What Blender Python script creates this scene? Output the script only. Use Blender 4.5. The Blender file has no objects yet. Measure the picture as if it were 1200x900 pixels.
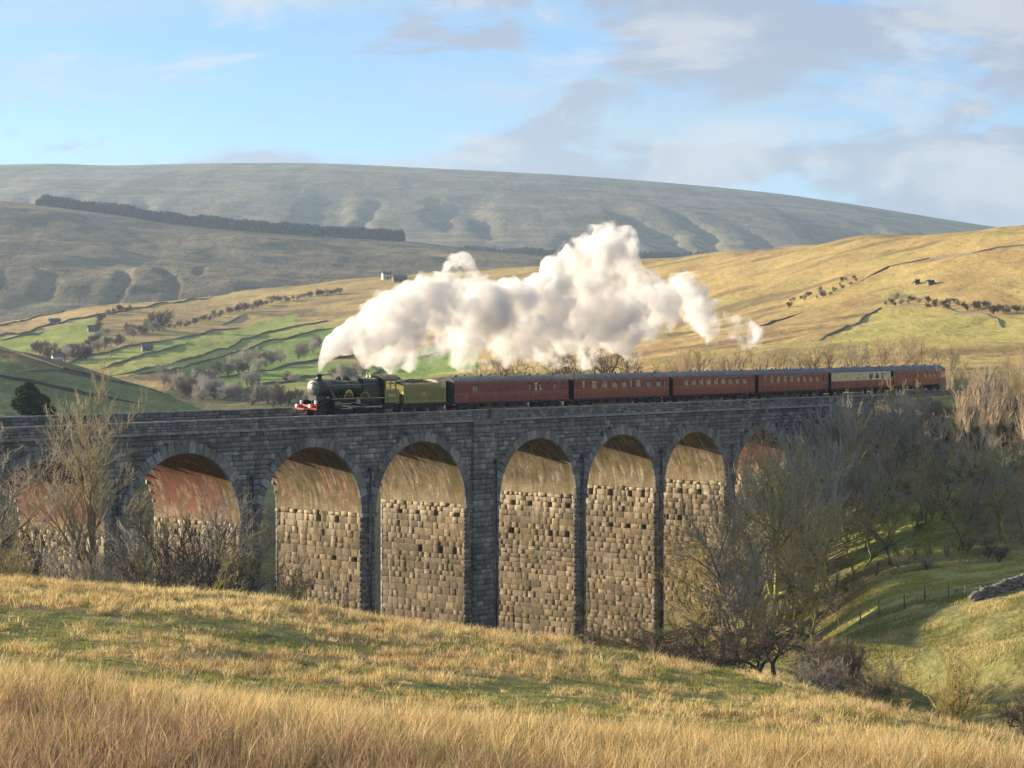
import bpy, bmesh, math, random
import numpy as np
from mathutils import Vector, Matrix, noise as mnoise

R = math.radians
SC = bpy.context.scene
COL = SC.collection

# ------------------------------------------------------------------ camera, sky, sun, exposure
F = 2660.0            # focal length in photo pixels (1200 wide)
HOR = 394.0           # photo row of the horizon
CAMZ = 7.75
cam_d = bpy.data.cameras.new('camera')
cam = bpy.data.objects.new('camera', cam_d); COL.objects.link(cam)
cam.location = (0, 0, CAMZ); cam.rotation_euler = (R(90), 0, 0)
cam_d.sensor_width = 36; cam_d.lens = 36*F/1200
cam_d.shift_y = -(450-HOR)/1200
cam_d.clip_start = 0.5; cam_d.clip_end = 30000
SC.camera = cam

SUN_AZ = (-0.945, 0.327)        # horizontal direction towards the sun
SUN_EL = R(12.0)
world = bpy.data.worlds.new('World'); SC.world = world; world.use_nodes = True
wn = world.node_tree; wn.nodes.clear()
def build_world():
    N, L = wn.nodes, wn.links
    def nd(t, **k):
        n = N.new(t)
        for a, b in k.items(): setattr(n, a, b)
        return n
    out = nd('ShaderNodeOutputWorld'); bg = nd('ShaderNodeBackground')
    sky = nd('ShaderNodeTexSky', sky_type='NISHITA', sun_disc=False)
    sky.sun_elevation = SUN_EL; sky.sun_rotation = math.atan2(SUN_AZ[0], SUN_AZ[1])
    sky.altitude = 300; sky.air_density = 0.8; sky.dust_density = 0.0; sky.ozone_density = 4.4
    tc = nd('ShaderNodeTexCoord')
    def noise(scale, loc, sc, detail=6, rough=.55, dist=0.0):
        m = nd('ShaderNodeMapping'); m.inputs['Scale'].default_value = sc; m.inputs['Location'].default_value = loc
        L.new(tc.outputs['Generated'], m.inputs['Vector'])
        n = nd('ShaderNodeTexNoise'); n.inputs['Scale'].default_value = scale; n.inputs['Detail'].default_value = detail
        n.inputs['Roughness'].default_value = rough; n.inputs['Distortion'].default_value = dist
        L.new(m.outputs[0], n.inputs['Vector']); return n.outputs['Fac']
    def ramp(v, a, b):
        r = nd('ShaderNodeMapRange', interpolation_type='SMOOTHSTEP'); r.inputs['From Min'].default_value = a; r.inputs['From Max'].default_value = b
        L.new(v, r.inputs['Value']); return r.outputs[0]
    def math_(op, a, b):
        m = nd('ShaderNodeMath', operation=op)
        for i, q in enumerate((a, b)):
            if isinstance(q, (int, float)): m.inputs[i].default_value = q
            else: L.new(q, m.inputs[i])
        return m.outputs[0]
    def mix(f, a, b):
        m = nd('ShaderNodeMix', data_type='RGBA'); L.new(f, m.inputs['Factor'])
        for i, q in ((6, a), (7, b)):
            if isinstance(q, tuple): m.inputs[i].default_value = q
            else: L.new(q, m.inputs[i])
        return m.outputs[2]
    # thin veil, white cloud, grey-violet cloud
    sx = nd('ShaderNodeSeparateXYZ'); L.new(tc.outputs['Generated'], sx.inputs[0])
    right = math_('MULTIPLY', ramp(sx.outputs[0], -.25, .25), .08)       # the sky clouds over towards the right
    veil = ramp(noise(1.0, (3, 1, 0), (5, 5, 30), 5, .55, .6), .34, .74)
    grey = ramp(math_('ADD', noise(1.0, (4.1, 7, 1.9), (7.5, 7.5, 24), 9, .62, .6), right), .53, .63)
    white = ramp(math_('ADD', noise(1.0, (11.6, 2, 0.35), (9, 9, 25), 9, .62, .5), right), .55, .68)
    c = mix(math_('MULTIPLY', veil, .88), sky.outputs[0], (2.2, 2.95, 3.4, 1))
    c = mix(math_('MULTIPLY', grey, .85), c, (1.8, 2.02, 2.55, 1))
    c = mix(math_('MULTIPLY', white, .62), c, (3.35, 3.4, 3.45, 1))
    L.new(c, bg.inputs['Color']); bg.inputs['Strength'].default_value = 0.07
    L.new(bg.outputs[0], out.inputs[0])
build_world()
sun_d = bpy.data.lights.new('sun', 'SUN'); sun = bpy.data.objects.new('sun', sun_d); COL.objects.link(sun)
sun_d.energy = 4.4; sun_d.angle = R(0.6); sun_d.color = (1.0, 0.83, 0.62)
sdir = Vector((SUN_AZ[0]*math.cos(SUN_EL), SUN_AZ[1]*math.cos(SUN_EL), math.sin(SUN_EL)))
sun.rotation_euler = sdir.to_track_quat('Z', 'Y').to_euler(); sun.location = (-200, 60, 120)
SC.view_settings.view_transform = 'Standard'; SC.view_settings.look = 'None'
SC.view_settings.exposure = 1.64; SC.view_settings.gamma = 1.0; SC.view_settings.use_curve_mapping = False
SC.render.engine = 'CYCLES'
cy = SC.cycles
cy.max_bounces = 8; cy.diffuse_bounces = 3; cy.glossy_bounces = 2; cy.transmission_bounces = 3
cy.transparent_max_bounces = 12; cy.volume_bounces = 6
cy.use_denoising = True
try: cy.denoiser = 'OPENIMAGEDENOISE'
except Exception: pass
cy.caustics_reflective = False; cy.caustics_refractive = False
cy.sample_clamp_indirect = 6.0
cy.volume_step_rate = 0.12; cy.volume_max_steps = 400

# ------------------------------------------------------------------ numpy helpers
def hash2(ix, iy, seed):
    h = (ix.astype(np.int64)*374761393 + iy.astype(np.int64)*668265263 + seed*1442695041) & 0xffffffff
    h = ((h ^ (h >> 13))*1274126177) & 0xffffffff
    h = h ^ (h >> 16)
    return (h & 0xffffff)/float(0xffffff)
def vnoise(x, y, seed=0):
    x = np.asarray(x, float); y = np.asarray(y, float)
    ix = np.floor(x); iy = np.floor(y); fx = x-ix; fy_ = y-iy
    fx = fx*fx*fx*(fx*(fx*6-15)+10); fy_ = fy_*fy_*fy_*(fy_*(fy_*6-15)+10)
    a = hash2(ix, iy, seed); b = hash2(ix+1, iy, seed); c = hash2(ix, iy+1, seed); d = hash2(ix+1, iy+1, seed)
    return (a*(1-fx)+b*fx)*(1-fy_)+(c*(1-fx)+d*fx)*fy_
def fbm(x, y, oct=4, seed=0, gain=.5):
    s = 0; a = 1.0; tot = 0
    for k in range(oct):
        s = s + a*vnoise(np.asarray(x)*2**k+17.3*k, np.asarray(y)*2**k-9.1*k, seed+k*31); tot += a; a *= gain
    return s/tot
def sstep(a, b, x):
    t = np.clip((np.asarray(x, float)-a)/(b-a), 0, 1); return t*t*(3-2*t)
def pchip(x, y, q):
    x = np.asarray(x, float); y = np.asarray(y, float); q = np.clip(np.asarray(q, float), x[0], x[-1])
    h = np.diff(x); d = np.diff(y)/h; m = np.zeros_like(y); m[0] = d[0]; m[-1] = d[-1]
    for i in range(1, len(x)-1):
        if d[i-1]*d[i] > 0:
            w1 = 2*h[i]+h[i-1]; w2 = h[i]+2*h[i-1]; m[i] = (w1+w2)/(w1/d[i-1]+w2/d[i])
    k = np.clip(np.searchsorted(x, q)-1, 0, len(h)-1); t = (q-x[k])/h[k]
    return ((2*t**3-3*t**2+1)*y[k]+(t**3-2*t**2+t)*h[k]*m[k]+(-2*t**3+3*t**2)*y[k+1]+(t**3-t**2)*h[k]*m[k+1])

def mesh_np(name, V, Fc, nper, smooth=False):
    """V (n,3) floats, Fc (m,nper) ints -> Mesh"""
    me = bpy.data.meshes.new(name)
    V = np.asarray(V, np.float32); Fc = np.asarray(Fc, np.int32)
    me.vertices.add(len(V)); me.vertices.foreach_set('co', V.ravel())
    me.loops.add(Fc.size); me.loops.foreach_set('vertex_index', Fc.ravel())
    me.polygons.add(len(Fc)); me.polygons.foreach_set('loop_start', np.arange(0, Fc.size, nper, dtype=np.int32))
    me.polygons.foreach_set('loop_total', np.full(len(Fc), nper, np.int32))
    if smooth: me.polygons.foreach_set('use_smooth', np.ones(len(Fc), bool))
    me.update(calc_edges=True); me.validate()
    return me
def set_col(me, name, C):
    a = me.color_attributes.new(name, 'FLOAT_COLOR', 'POINT')
    C = np.asarray(C, np.float32)
    if C.shape[1] == 3: C = np.concatenate([C, np.ones((len(C), 1), np.float32)], 1)
    a.data.foreach_set('color', C.ravel())
def set_float(me, name, v):
    a = me.attributes.new(name, 'FLOAT', 'POINT'); a.data.foreach_set('value', np.asarray(v, np.float32))

def add(name, me, mat=None, parent=None):
    o = bpy.data.objects.new(name, me); COL.objects.link(o)
    if mat is not None:
        if len(me.materials) == 0: me.materials.append(mat)
        elif me.materials[0] != mat:
            o.material_slots[0].link = 'OBJECT'; o.material_slots[0].material = mat
    if parent is not None: o.parent = parent
    return o
def empty(name, loc=(0, 0, 0), rz=0.0, parent=None):
    o = bpy.data.objects.new(name, None); COL.objects.link(o); o.location = loc; o.rotation_euler = (0, 0, rz)
    o.empty_display_size = .5
    if parent is not None: o.parent = parent
    return o
def tag(o, label=None, cat=None, group=None, kind=None):
    if label: o['label'] = label
    if cat: o['category'] = cat
    if group: o['group'] = group
    if kind: o['kind'] = kind
    return o

class MB:
    def __init__(s): s.v = []; s.f = []; s.sm = []
    def raw(s, vs, fs, smooth=False):
        b = len(s.v); s.v += [tuple(p) for p in vs]
        for q in fs: s.f.append(tuple(b+i for i in q)); s.sm.append(smooth)
        return s
    def box(s, x0, x1, y0, y1, z0, z1):
        return s.raw([(x0,y0,z0),(x1,y0,z0),(x1,y1,z0),(x0,y1,z0),(x0,y0,z1),(x1,y0,z1),(x1,y1,z1),(x0,y1,z1)],
                     [(0,3,2,1),(4,5,6,7),(0,1,5,4),(1,2,6,5),(2,3,7,6),(3,0,4,7)])
    def loft(s, rings, caps=True, smooth=False, closed=True):
        n = len(rings[0]); b = len(s.v)
        for r in rings: s.v += [tuple(p) for p in r]
        for i in range(len(rings)-1):
            for j in range(n if closed else n-1):
                k = (j+1) % n
                s.f.append((b+i*n+j, b+i*n+k, b+(i+1)*n+k, b+(i+1)*n+j)); s.sm.append(smooth)
        if caps:
            s.f.append(tuple(b+j for j in range(n))[::-1]); s.sm.append(False)
            s.f.append(tuple(b+(len(rings)-1)*n+j for j in range(n))); s.sm.append(False)
        return s
    def cyl(s, p0, p1, r0, r1=None, n=12, caps=True, smooth=True):
        r1 = r0 if r1 is None else r1
        p0 = Vector(p0); p1 = Vector(p1); d = (p1-p0).normalized()
        u = d.orthogonal().normalized(); w = d.cross(u)
        return s.loft([[p+(u*math.cos(a)+w*math.sin(a))*r for a in [2*math.pi*i/n for i in range(n)]] for p, r in ((p0, r0), (p1, r1))], caps, smooth)
    def lathe(s, o, axis, prof, n=16, smooth=True):
        o = Vector(o); d = Vector(axis).normalized(); u = d.orthogonal().normalized(); w = d.cross(u)
        return s.loft([[o+d*h+(u*math.cos(a)+w*math.sin(a))*max(r, .002) for a in [2*math.pi*i/n for i in range(n)]] for h, r in prof], True, smooth)
    def mesh(s, name):
        me = bpy.data.meshes.new(name); me.from_pydata(s.v, [], s.f)
        me.polygons.foreach_set('use_smooth', s.sm); me.update(); return me
    def build(s, name, mat, parent=None): return add(name, s.mesh(name), mat, parent)

# ------------------------------------------------------------------ material helpers
class NT:
    def __init__(s, name):
        s.m = bpy.data.materials.new(name); s.m.use_nodes = True; s.t = s.m.node_tree; s.t.nodes.clear()
        s.out = s.n('ShaderNodeOutputMaterial')
    def n(s, t, **k):
        q = s.t.nodes.new(t)
        for a, b in k.items(): setattr(q, a, b)
        return q
    def put(s, sock, v):
        if v is None: return
        if isinstance(v, (int, float)): sock.default_value = v
        elif isinstance(v, tuple): sock.default_value = v if len(v) != 3 or sock.type == 'VECTOR' else v+(1,)
        else: s.t.links.new(v, sock)
    def math(s, op, a, b=None, clamp=False):
        q = s.n('ShaderNodeMath', operation=op, use_clamp=clamp); s.put(q.inputs[0], a); s.put(q.inputs[1], b); return q.outputs[0]
    def mix(s, f, a, b, blend='MIX'):
        q = s.n('ShaderNodeMix', data_type='RGBA', blend_type=blend); s.put(q.inputs[0], f); s.put(q.inputs[6], a); s.put(q.inputs[7], b); return q.outputs[2]
    def coord(s, kind='Object', scale=(1, 1, 1), src=None, loc=(0, 0, 0)):
        v = src if src is not None else s.n('ShaderNodeTexCoord').outputs[kind]
        q = s.n('ShaderNodeMapping'); s.put(q.inputs['Vector'], v); q.inputs['Scale'].default_value = scale; q.inputs['Location'].default_value = loc
        return q.outputs[0]
    def noise(s, v, scale, detail=4, rough=.55, dist=0.0):
        q = s.n('ShaderNodeTexNoise'); s.put(q.inputs['Vector'], v); q.inputs['Scale'].default_value = scale
        q.inputs['Detail'].default_value = detail; q.inputs['Roughness'].default_value = rough; q.inputs['Distortion'].default_value = dist
        return q.outputs['Fac']
    def ramp(s, v, a, b, lo=0.0, hi=1.0):
        q = s.n('ShaderNodeMapRange', interpolation_type='SMOOTHSTEP'); s.put(q.inputs['Value'], v)
        for i, w in zip(('From Min', 'From Max', 'To Min', 'To Max'), (a, b, lo, hi)): q.inputs[i].default_value = w
        return q.outputs[0]
    def attr(s, name, out='Color'):
        q = s.n('ShaderNodeAttribute', attribute_name=name); return q.outputs[out]
    def rand(s): return s.n('ShaderNodeObjectInfo').outputs['Random']
    def pos(s): return s.n('ShaderNodeNewGeometry').outputs['Position']
    def bump(s, h, strength=.4, dist=.05):
        q = s.n('ShaderNodeBump'); s.put(q.inputs['Height'], h); q.inputs['Strength'].default_value = strength; q.inputs['Distance'].default_value = dist
        return q.outputs[0]
    def pbr(s, col, rough=.8, metal=0.0, normal=None, spec=None):
        q = s.n('ShaderNodeBsdfPrincipled'); s.put(q.inputs['Base Color'], col); s.put(q.inputs['Roughness'], rough); s.put(q.inputs['Metallic'], metal)
        if normal is not None: s.put(q.inputs['Normal'], normal)
        if spec is not None: q.inputs['Specular IOR Level'].default_value = spec
        return q.outputs[0]
    def done(s, surf=None, vol=None):
        if surf is not None: s.t.links.new(surf, s.out.inputs['Surface'])
        if vol is not None: s.t.links.new(vol, s.out.inputs['Volume'])
        return s.m

def mat_simple(name, col, rough=.6, metal=0.0, var=.25, scale=3.0, dirt=None, spec=None):
    t = NT(name); p = t.coord('Object'); n = t.noise(p, scale, 5)
    c = t.mix(t.ramp(n, .3, .7), tuple(x*(1-var) for x in col), tuple(min(1, x*(1+var)) for x in col))
    if dirt: c = t.mix(t.math('MULTIPLY', t.ramp(t.noise(p, scale*2.3, 6), .5, .75), .6), c, dirt)
    return t.done(t.pbr(c, t.ramp(t.noise(p, scale*1.7), .2, .8, max(.05, rough-.12), min(1, rough+.15)), metal, spec=spec))

# ------------------------------------------------------------------ terrain
def fy(y, Y): return CAMZ-(y-HOR)*Y/F
PXC = [-300, 0, 150, 300, 450, 600, 750, 900, 1050, 1200, 1500]
COLS = {
 -300: [(0,6.05),(15,3.5),(30,1.7),(45,1.0),(60,-.6),(78,-1.2),(95,-1.8),(110,-4),(130,-8),(160,-11),(190,-11.5),(240,-11),(300,-5),(420,9.2),(470,8),(600,-20),(1000,fy(445,1000)),(1500,fy(398,1500)),(1700,-5),(2200,-40)],
 0:    [(0,6.05),(15,3.3),(30,1.35),(38,.95),(45,.63),(52,-.4),(60,-1.18),(78,-1.95),(95,-2.57),(108,-4.8),(130,-10),(160,-13.5),(193,-14.5),(230,-15),(280,-12),(340,-5),(420,fy(409,420)),(460,4),(600,-25),(1000,fy(425,1000)),(1500,fy(378,1500)),(1700,5),(2200,-40)],
 150:  [(0,6.05),(15,3.2),(30,1.2),(38,.75),(45,.35),(52,-.7),(60,-1.55),(78,-2.3),(95,fy(692,95)),(108,-5.5),(130,-11),(160,-15.5),(203,-17.5),(240,-18),(300,-14),(360,-6),(420,fy(449,420)),(460,-2.5),(600,-22),(700,-18),(900,fy(437,900)),(1200,fy(395,1200)),(1550,fy(357,1550)),(1750,18),(2200,-40)],
 300:  [(0,6.05),(15,3.1),(30,1.1),(38,.5),(45,.0),(52,-1.1),(60,-1.97),(78,-2.9),(95,fy(704,95)),(108,-6.2),(130,-13),(165,-19),(215,-21.5),(260,-22),(330,-18),(420,-10),(520,-20),(650,-22),(800,-15),(1000,fy(430,1000)),(1300,fy(385,1300)),(1700,fy(341,1700)),(1900,32),(2300,-40)],
 450:  [(0,6.05),(15,3.0),(30,1.0),(38,.3),(45,-.3),(52,-1.4),(60,-2.3),(78,-3.5),(95,fy(727,95)),(108,-7.5),(130,-15),(170,-23),(229,-25.5),(280,-26),(380,-22),(500,-19),(700,fy(468,700)),(900,fy(440,900)),(1250,fy(385,1250)),(1700,fy(326,1700)),(1900,42),(2300,-40)],
 600:  [(0,6.05),(15,3.0),(30,.9),(38,.1),(45,-.5),(52,-1.7),(60,-2.65),(78,-4.0),(95,fy(748,95)),(108,-8.2),(130,-16),(170,-25.5),(244,-28.5),(300,-27),(380,-17),(500,fy(470,500)),(700,fy(445,700)),(1000,fy(405,1000)),(1700,fy(317,1700)),(1900,50),(2300,-40)],
 750:  [(0,6.05),(15,3.0),(30,.8),(38,-.1),(45,-.8),(52,-1.9),(60,-2.9),(78,-4.5),(95,fy(767,95)),(108,-8.6),(130,-15),(170,-24.5),(261,-28.5),(320,-15),(400,fy(452,400)),(600,fy(430,600)),(900,fy(395,900)),(1600,fy(306,1600)),(1800,52),(2300,-40)],
 900:  [(0,6.05),(15,2.9),(30,.7),(38,-.2),(45,-1.0),(52,-2.1),(60,-3.2),(78,-4.9),(92,fy(797,92)),(105,-8.6),(118,-10.1),(130,-11.4),(150,fy(776,150)),(165,-15.4),(190,-20.5),(210,-23.5),(240,-24),(281,-19),(320,-5),(370,.5),(500,fy(425,500)),(800,fy(385,800)),(1400,fy(293,1400)),(1600,56),(2300,-40)],
 1050: [(0,6.05),(15,2.9),(30,.6),(38,-.3),(45,-1.15),(52,-2.2),(60,-3.3),(75,-5.0),(86,fy(838,86)),(100,-9.5),(120,-14),(140,-16.5),(150,-16.2),(170,fy(762,170)),(200,fy(712,200)),(230,fy(676,230)),(248,fy(658,248)),(270,-12.8),(290,-6.5),(308,-2),(330,-1.2),(370,.3),(450,fy(425,450)),(700,fy(380,700)),(1250,fy(279,1250)),(1450,57),(2300,-40)],
 1200: [(0,6.05),(15,2.8),(30,.5),(38,-.45),(45,-1.3),(52,-2.3),(58,-3.3),(70,-5.0),(80,fy(872,80)),(92,-9),(110,-13.4),(135,fy(838,135)),(160,fy(760,160)),(182,fy(700,182)),(192,fy(687,192)),(210,fy(672,210)),(235,fy(652,235)),(247,fy(640,247)),(265,-9),(290,-4),(318,-1.4),(345,-.8),(380,.6),(450,fy(420,450)),(650,fy(375,650)),(1100,fy(267,1100)),(1300,56),(2300,-40)],
 1500: [(0,6.05),(15,2.6),(30,.2),(45,-1.8),(58,-4),(75,-7),(95,-11),(120,-14),(150,-12),(180,-8.5),(210,-8),(247,-9),(270,-5),(300,-2.5),(340,-1),(380,.8),(450,6),(650,22),(1000,fy(248,1000)),(1200,56),(2300,-30)],
}
GPX = np.arange(-300, 1501, 10.0)
GU = np.linspace(math.log(8), math.log(2310), 900)          # u = log(Y+8)
GYs = np.exp(GU)-8
_a = np.array([pchip([p[0] for p in COLS[c]], [p[1] for p in COLS[c]], GYs) for c in PXC])
GT = np.array([pchip(PXC, _a[:, j], GPX) for j in range(len(GYs))]).T     # [px, Y]
# the viaduct runs along T through O; N points out of its visible face
V_ = np.array([(2850-600)/F, 1.0]); T2 = V_/np.linalg.norm(V_); N2 = np.array([T2[1], -T2[0]])
O2 = np.array([0.0, 244.0])
VANG = math.atan2(T2[1], T2[0])
TRK_M = [-140, -60, -6, 12, 30, 50, 70, 90, 110, 140, 180]
TRK_W = [3.5, 3.5, 3.5, 3.55, 4.3, 5.6, 7.4, 9.7, 12.3, 17.0, 25.0]
def trk_w(m): return pchip(TRK_M, TRK_W, m)
def vpt(m, w): return O2+np.outer(np.atleast_1d(m), T2)-np.outer(np.atleast_1d(w), N2)
def G(X, Y, rough=True):
    X = np.asarray(X, float); Y = np.asarray(Y, float)
    Yc = np.maximum(Y, .5); px = np.clip(600+F*X/Yc, GPX[0], GPX[-1]-1e-3)
    a = (px-GPX[0])/10.0; i = np.clip(a.astype(int), 0, len(GPX)-2); a = a-i
    b = (np.log(np.clip(Yc, 0, 2300)+8)-GU[0])/(GU[1]-GU[0]); j = np.clip(b.astype(int), 0, len(GU)-2); b = b-j
    z = (GT[i, j]*(1-a)+GT[i+1, j]*a)*(1-b)+(GT[i, j+1]*(1-a)+GT[i+1, j+1]*a)*b
    if rough:
        z = z+(fbm(X/5.0, Y/5.0, 4, 3)-.5)*.5*sstep(20, 60, Y)
        far = sstep(120, 400, Y)
        z = z+far*(fbm(X/38.0, Y/38.0, 5, 9)-.5)*4.2*sstep(300, 700, Y)
        # gully and spurs on the right-hand bank
        rg = sstep(930, 1010, px)*sstep(120, 150, Y)*(1-sstep(200, 225, Y))
        z = z+rg*(1-.92*sstep(158, 180, Y))*(1.9*np.sin((X*.55+Y*.34)*.62+.8)-.6)*.75
    # formation for the track where it leaves the viaduct
    m = (X-O2[0])*T2[0]+(Y-O2[1])*T2[1]; w = -((X-O2[0])*N2[0]+(Y-O2[1])*N2[1])
    d = np.abs(w-np.interp(m, TRK_M, TRK_W)-1.7)
    k = (1-sstep(5.0, 11.0, d))*sstep(62, 74, m)*(1-sstep(190, 215, m))
    z = z*(1-k)+k*(-.95)
    # nothing rises above the arches' bases inside the viaduct
    inside = (w > -1) & (w < 13) & (m < 66)
    return np.where(inside, np.minimum(z, np.interp(m, [-140, -60, -20, 10, 40, 56, 66], [-12, -14, -22, -27, -25, -19, -9])), z)
def hit(px, y, y0=330.0, y1=2200.0):
    """ground point seen at a photo position, searched from near to far"""
    Ys = np.exp(np.linspace(math.log(y0), math.log(y1), 900))
    zs = G((px-600)/F*Ys, Ys); yy = HOR+F*(CAMZ-zs)/Ys
    run = np.minimum.accumulate(yy); k = np.nonzero((yy <= y) & (yy <= run+1e-9))[0]
    k = k[0] if len(k) else int(np.argmin(yy))
    return np.array([(px-600)/F*Ys[k], Ys[k], zs[k]])

def in_poly(px, y, poly, soft=0.0):
    P = np.asarray(poly, float); res = np.zeros(np.shape(px), bool); n = len(P); j = n-1
    for i in range(n):
        xi, yi = P[i]; xj, yj = P[j]
        c = ((yi > y) != (yj > y)) & (px < (xj-xi)*(y-yi)/((yj-yi) if yj != yi else 1e-9)+xi)
        res ^= c; j = i
    return res
STRAW = np.array((.46, .335, .135)); GOLD = np.array((.52, .365, .125)); GREEN = np.array((.16, .27, .035)); LIME = np.array((.36, .42, .07))
BROWN = np.array((.20, .135, .07)); OLIVE = np.array((.15, .15, .05)); DARKG = np.array((.075, .11, .028))
FIELDS = [
 ([(-200,420),(0,396),(60,384),(118,373),(122,385),(117,398),(100,406),(60,414),(30,414),(-200,440)], LIME),
 ([(-200,402),(0,385),(50,376),(120,365),(180,352),(118,372),(60,384),(0,396),(-200,424)], GOLD),
 ([(75,428),(132,412),(167,404),(200,398),(283,384),(350,366),(350,381),(283,399),(220,421),(150,423),(118,432)], LIME),
 ([(110,438),(150,424),(220,422),(283,399),(350,382),(400,377),(400,384),(342,396),(267,414),(200,434),(150,441)], LIME*.9+GOLD*.2),
 ([(190,440),(233,428),(300,407),(342,397),(400,384),(440,378),(440,395),(380,418),(330,430),(250,452),(205,452)], GREEN*1.25),
 ([(245,455),(293,440),(330,431),(400,424),(420,425),(358,443),(293,456),(262,462)], GREEN*1.35),
 ([(262,463),(320,451),(358,444),(400,436),(420,440),(340,456),(290,466)], LIME*.8),
 ([(372,448),(420,432),(470,416),(520,402),(560,398),(560,430),(500,440),(400,452)], GREEN*1.3),
 ([(420,470),(420,450),(520,438),(700,436),(760,440),(760,470)], LIME*.7),
 ([(150,500),(200,452),(262,465),(340,458),(420,452),(520,442),(520,500)], OLIVE*.9),
 ([(960,400),(1035,362),(1165,372),(1180,382),(1120,400),(1040,410)], GOLD*.7+LIME*.45),
 ([(1165,372),(1200,372),(1200,402),(1130,400),(1180,382)], GOLD*.7+LIME*.45),
]
def s_mid(n): return sstep(.42, .6, n)
def paint(X, Y, Z):
    px = 600+F*X/np.maximum(Y, 1); y = HOR+F*(CAMZ-Z)/np.maximum(Y, 1)
    n1 = fbm(X/9, Y/9, 4, 21)[:, None]; n2 = fbm(X/2.2, Y/2.2, 4, 22)[:, None]; n3 = fbm(X/60, Y/60, 4, 23)[:, None]
    C = STRAW*(.6+.5*n2)*np.ones((len(X), 1))
    # mid slope: green patches amid straw
    g = .8*sstep(.48, .64, .4*n1+.6*n2+.07*(sstep(600, 780, px)*(1-sstep(850, 960, px)))[:, None])
    C = C*(1-g)+g*DARKG*1.5
    # valley: rough brown and olive
    val = (sstep(105, 125, Y)*(1-sstep(330, 380, Y)))[:, None]
    vc = OLIVE*(.6+.7*n1); b = sstep(.48, .62, n2); vc = vc*(1-b)+b*BROWN
    lo = ((1-sstep(150, 172, Y))*(1-sstep(960, 1000, px)))[:, None]; vc = vc*(1-lo)+lo*(STRAW*(.5+.6*n2)*(1-.6*s_mid(n1))+GREEN*.5*s_mid(n1))
    C = C*(1-val)+val*vc
    rs = (sstep(960, 1040, px)*sstep(118, 128, Y)*(1-sstep(246, 252, Y)))[:, None]
    s_ = sstep(.42, .66, n1*.6+n2*.4); rc = np.array((.20, .205, .06))*(1-s_)+s_*(STRAW*.85+GREEN*.15)
    rc = np.where(((Y > 205) & (Y < 232))[:, None], LIME*.55+STRAW*.4, rc); C = C*(1-rs)+rs*rc
    bank = (sstep(1020, 1080, px)*sstep(249, 256, Y)*(1-sstep(318, 335, Y)))[:, None]
    C = C*(1-bank)+bank*(BROWN*(.6+1.1*n1)*(1-sstep(.50, .62, n1))+OLIVE*1.7*sstep(.50, .62, n1))
    lit_foot = (sstep(975, 1010, px)*(1-sstep(1100, 1150, px))*sstep(244, 250, Y)*(1-sstep(268, 284, Y)))[:, None]; C = C*(1-lit_foot)+lit_foot*(LIME*.7+OLIVE*.3)*(.6+.7*n2)  # sunlight through the arches painted into the grass at the bank's foot
    # near hill on the left behind the viaduct
    lh = (sstep(335, 350, Y)*(1-sstep(480, 520, Y))*(1-sstep(330, 420, px)))[:, None]
    hc = np.array((.22, .26, .10))*(.75+.5*n1); up = sstep(8, -6, y-(407+.21*px+14*np.exp(-((px-30)/50)**2)))[:, None]
    hc = hc*(1-up)+up*BROWN*1.4; C = C*(1-lh)+lh*hc
    # meadow and moor beyond
    md = sstep(360, 430, Y)[:, None]*(1-lh)
    st = fbm(X/14, Y/50, 4, 29)[:, None]
    mc = GOLD*(.72+.55*n3)*(.75+.5*st)
    gm = sstep(.56, .70, fbm(X/70+4, Y/100, 4, 41))[:, None]*.28
    mc = mc*(1-gm)+gm*(LIME*.7+GOLD*.25)
    dk = sstep(.57, .70, fbm(X/35, Y/18, 4, 43))[:, None]*.75; mc = mc*(1-dk)+dk*BROWN*.75; br_ = sstep(.55, .66, fbm(X/16+7, Y/30, 5, 47))[:, None]*.5; mc = mc*(1-br_)+br_*np.array((.34, .19, .075))
    C = C*(1-md)+md*mc
    far = Y > 430
    jx = px+ (fbm(X/20, Y/20, 3, 51)-.5)*5; jy = y+(fbm(X/20, Y/20, 3, 52)-.5)*3
    for poly, col in FIELDS:
        q = in_poly(jx, jy, poly) & far
        C[q] = (col*(.8+.45*n1*.6+.45*(st-.5)))[q]
    return np.clip(C, .01, .9)

def mat_ground():
    t = NT('ground'); p = t.pos(); c = t.attr('grass')
    n = t.noise(p, .9, 8, .65); n2 = t.noise(p, .12, 5, .6); n3 = t.noise(t.coord(src=p, scale=(1.0, .35, 1)), .35, 6, .6)
    c = t.mix(t.ramp(n, .3, .72), t.mix(.35, c, (.035, .03, .015)), t.mix(.15, c, (.6, .5, .28)))
    c = t.mix(t.math('MULTIPLY', t.ramp(n3, .45, .7), .28), c, (.08, .07, .03))
    c = t.mix(t.math('MULTIPLY', t.ramp(n2, .5, .72), .22), c, (.45, .35, .16))
    h = t.math('ADD', t.math('MULTIPLY', n, .7), t.math('MULTIPLY', n3, 1.2))
    return t.done(t.pbr(c, .95, normal=t.bump(h, .9, .45), spec=.1))
M = {}
M['ground'] = mat_ground()

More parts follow.
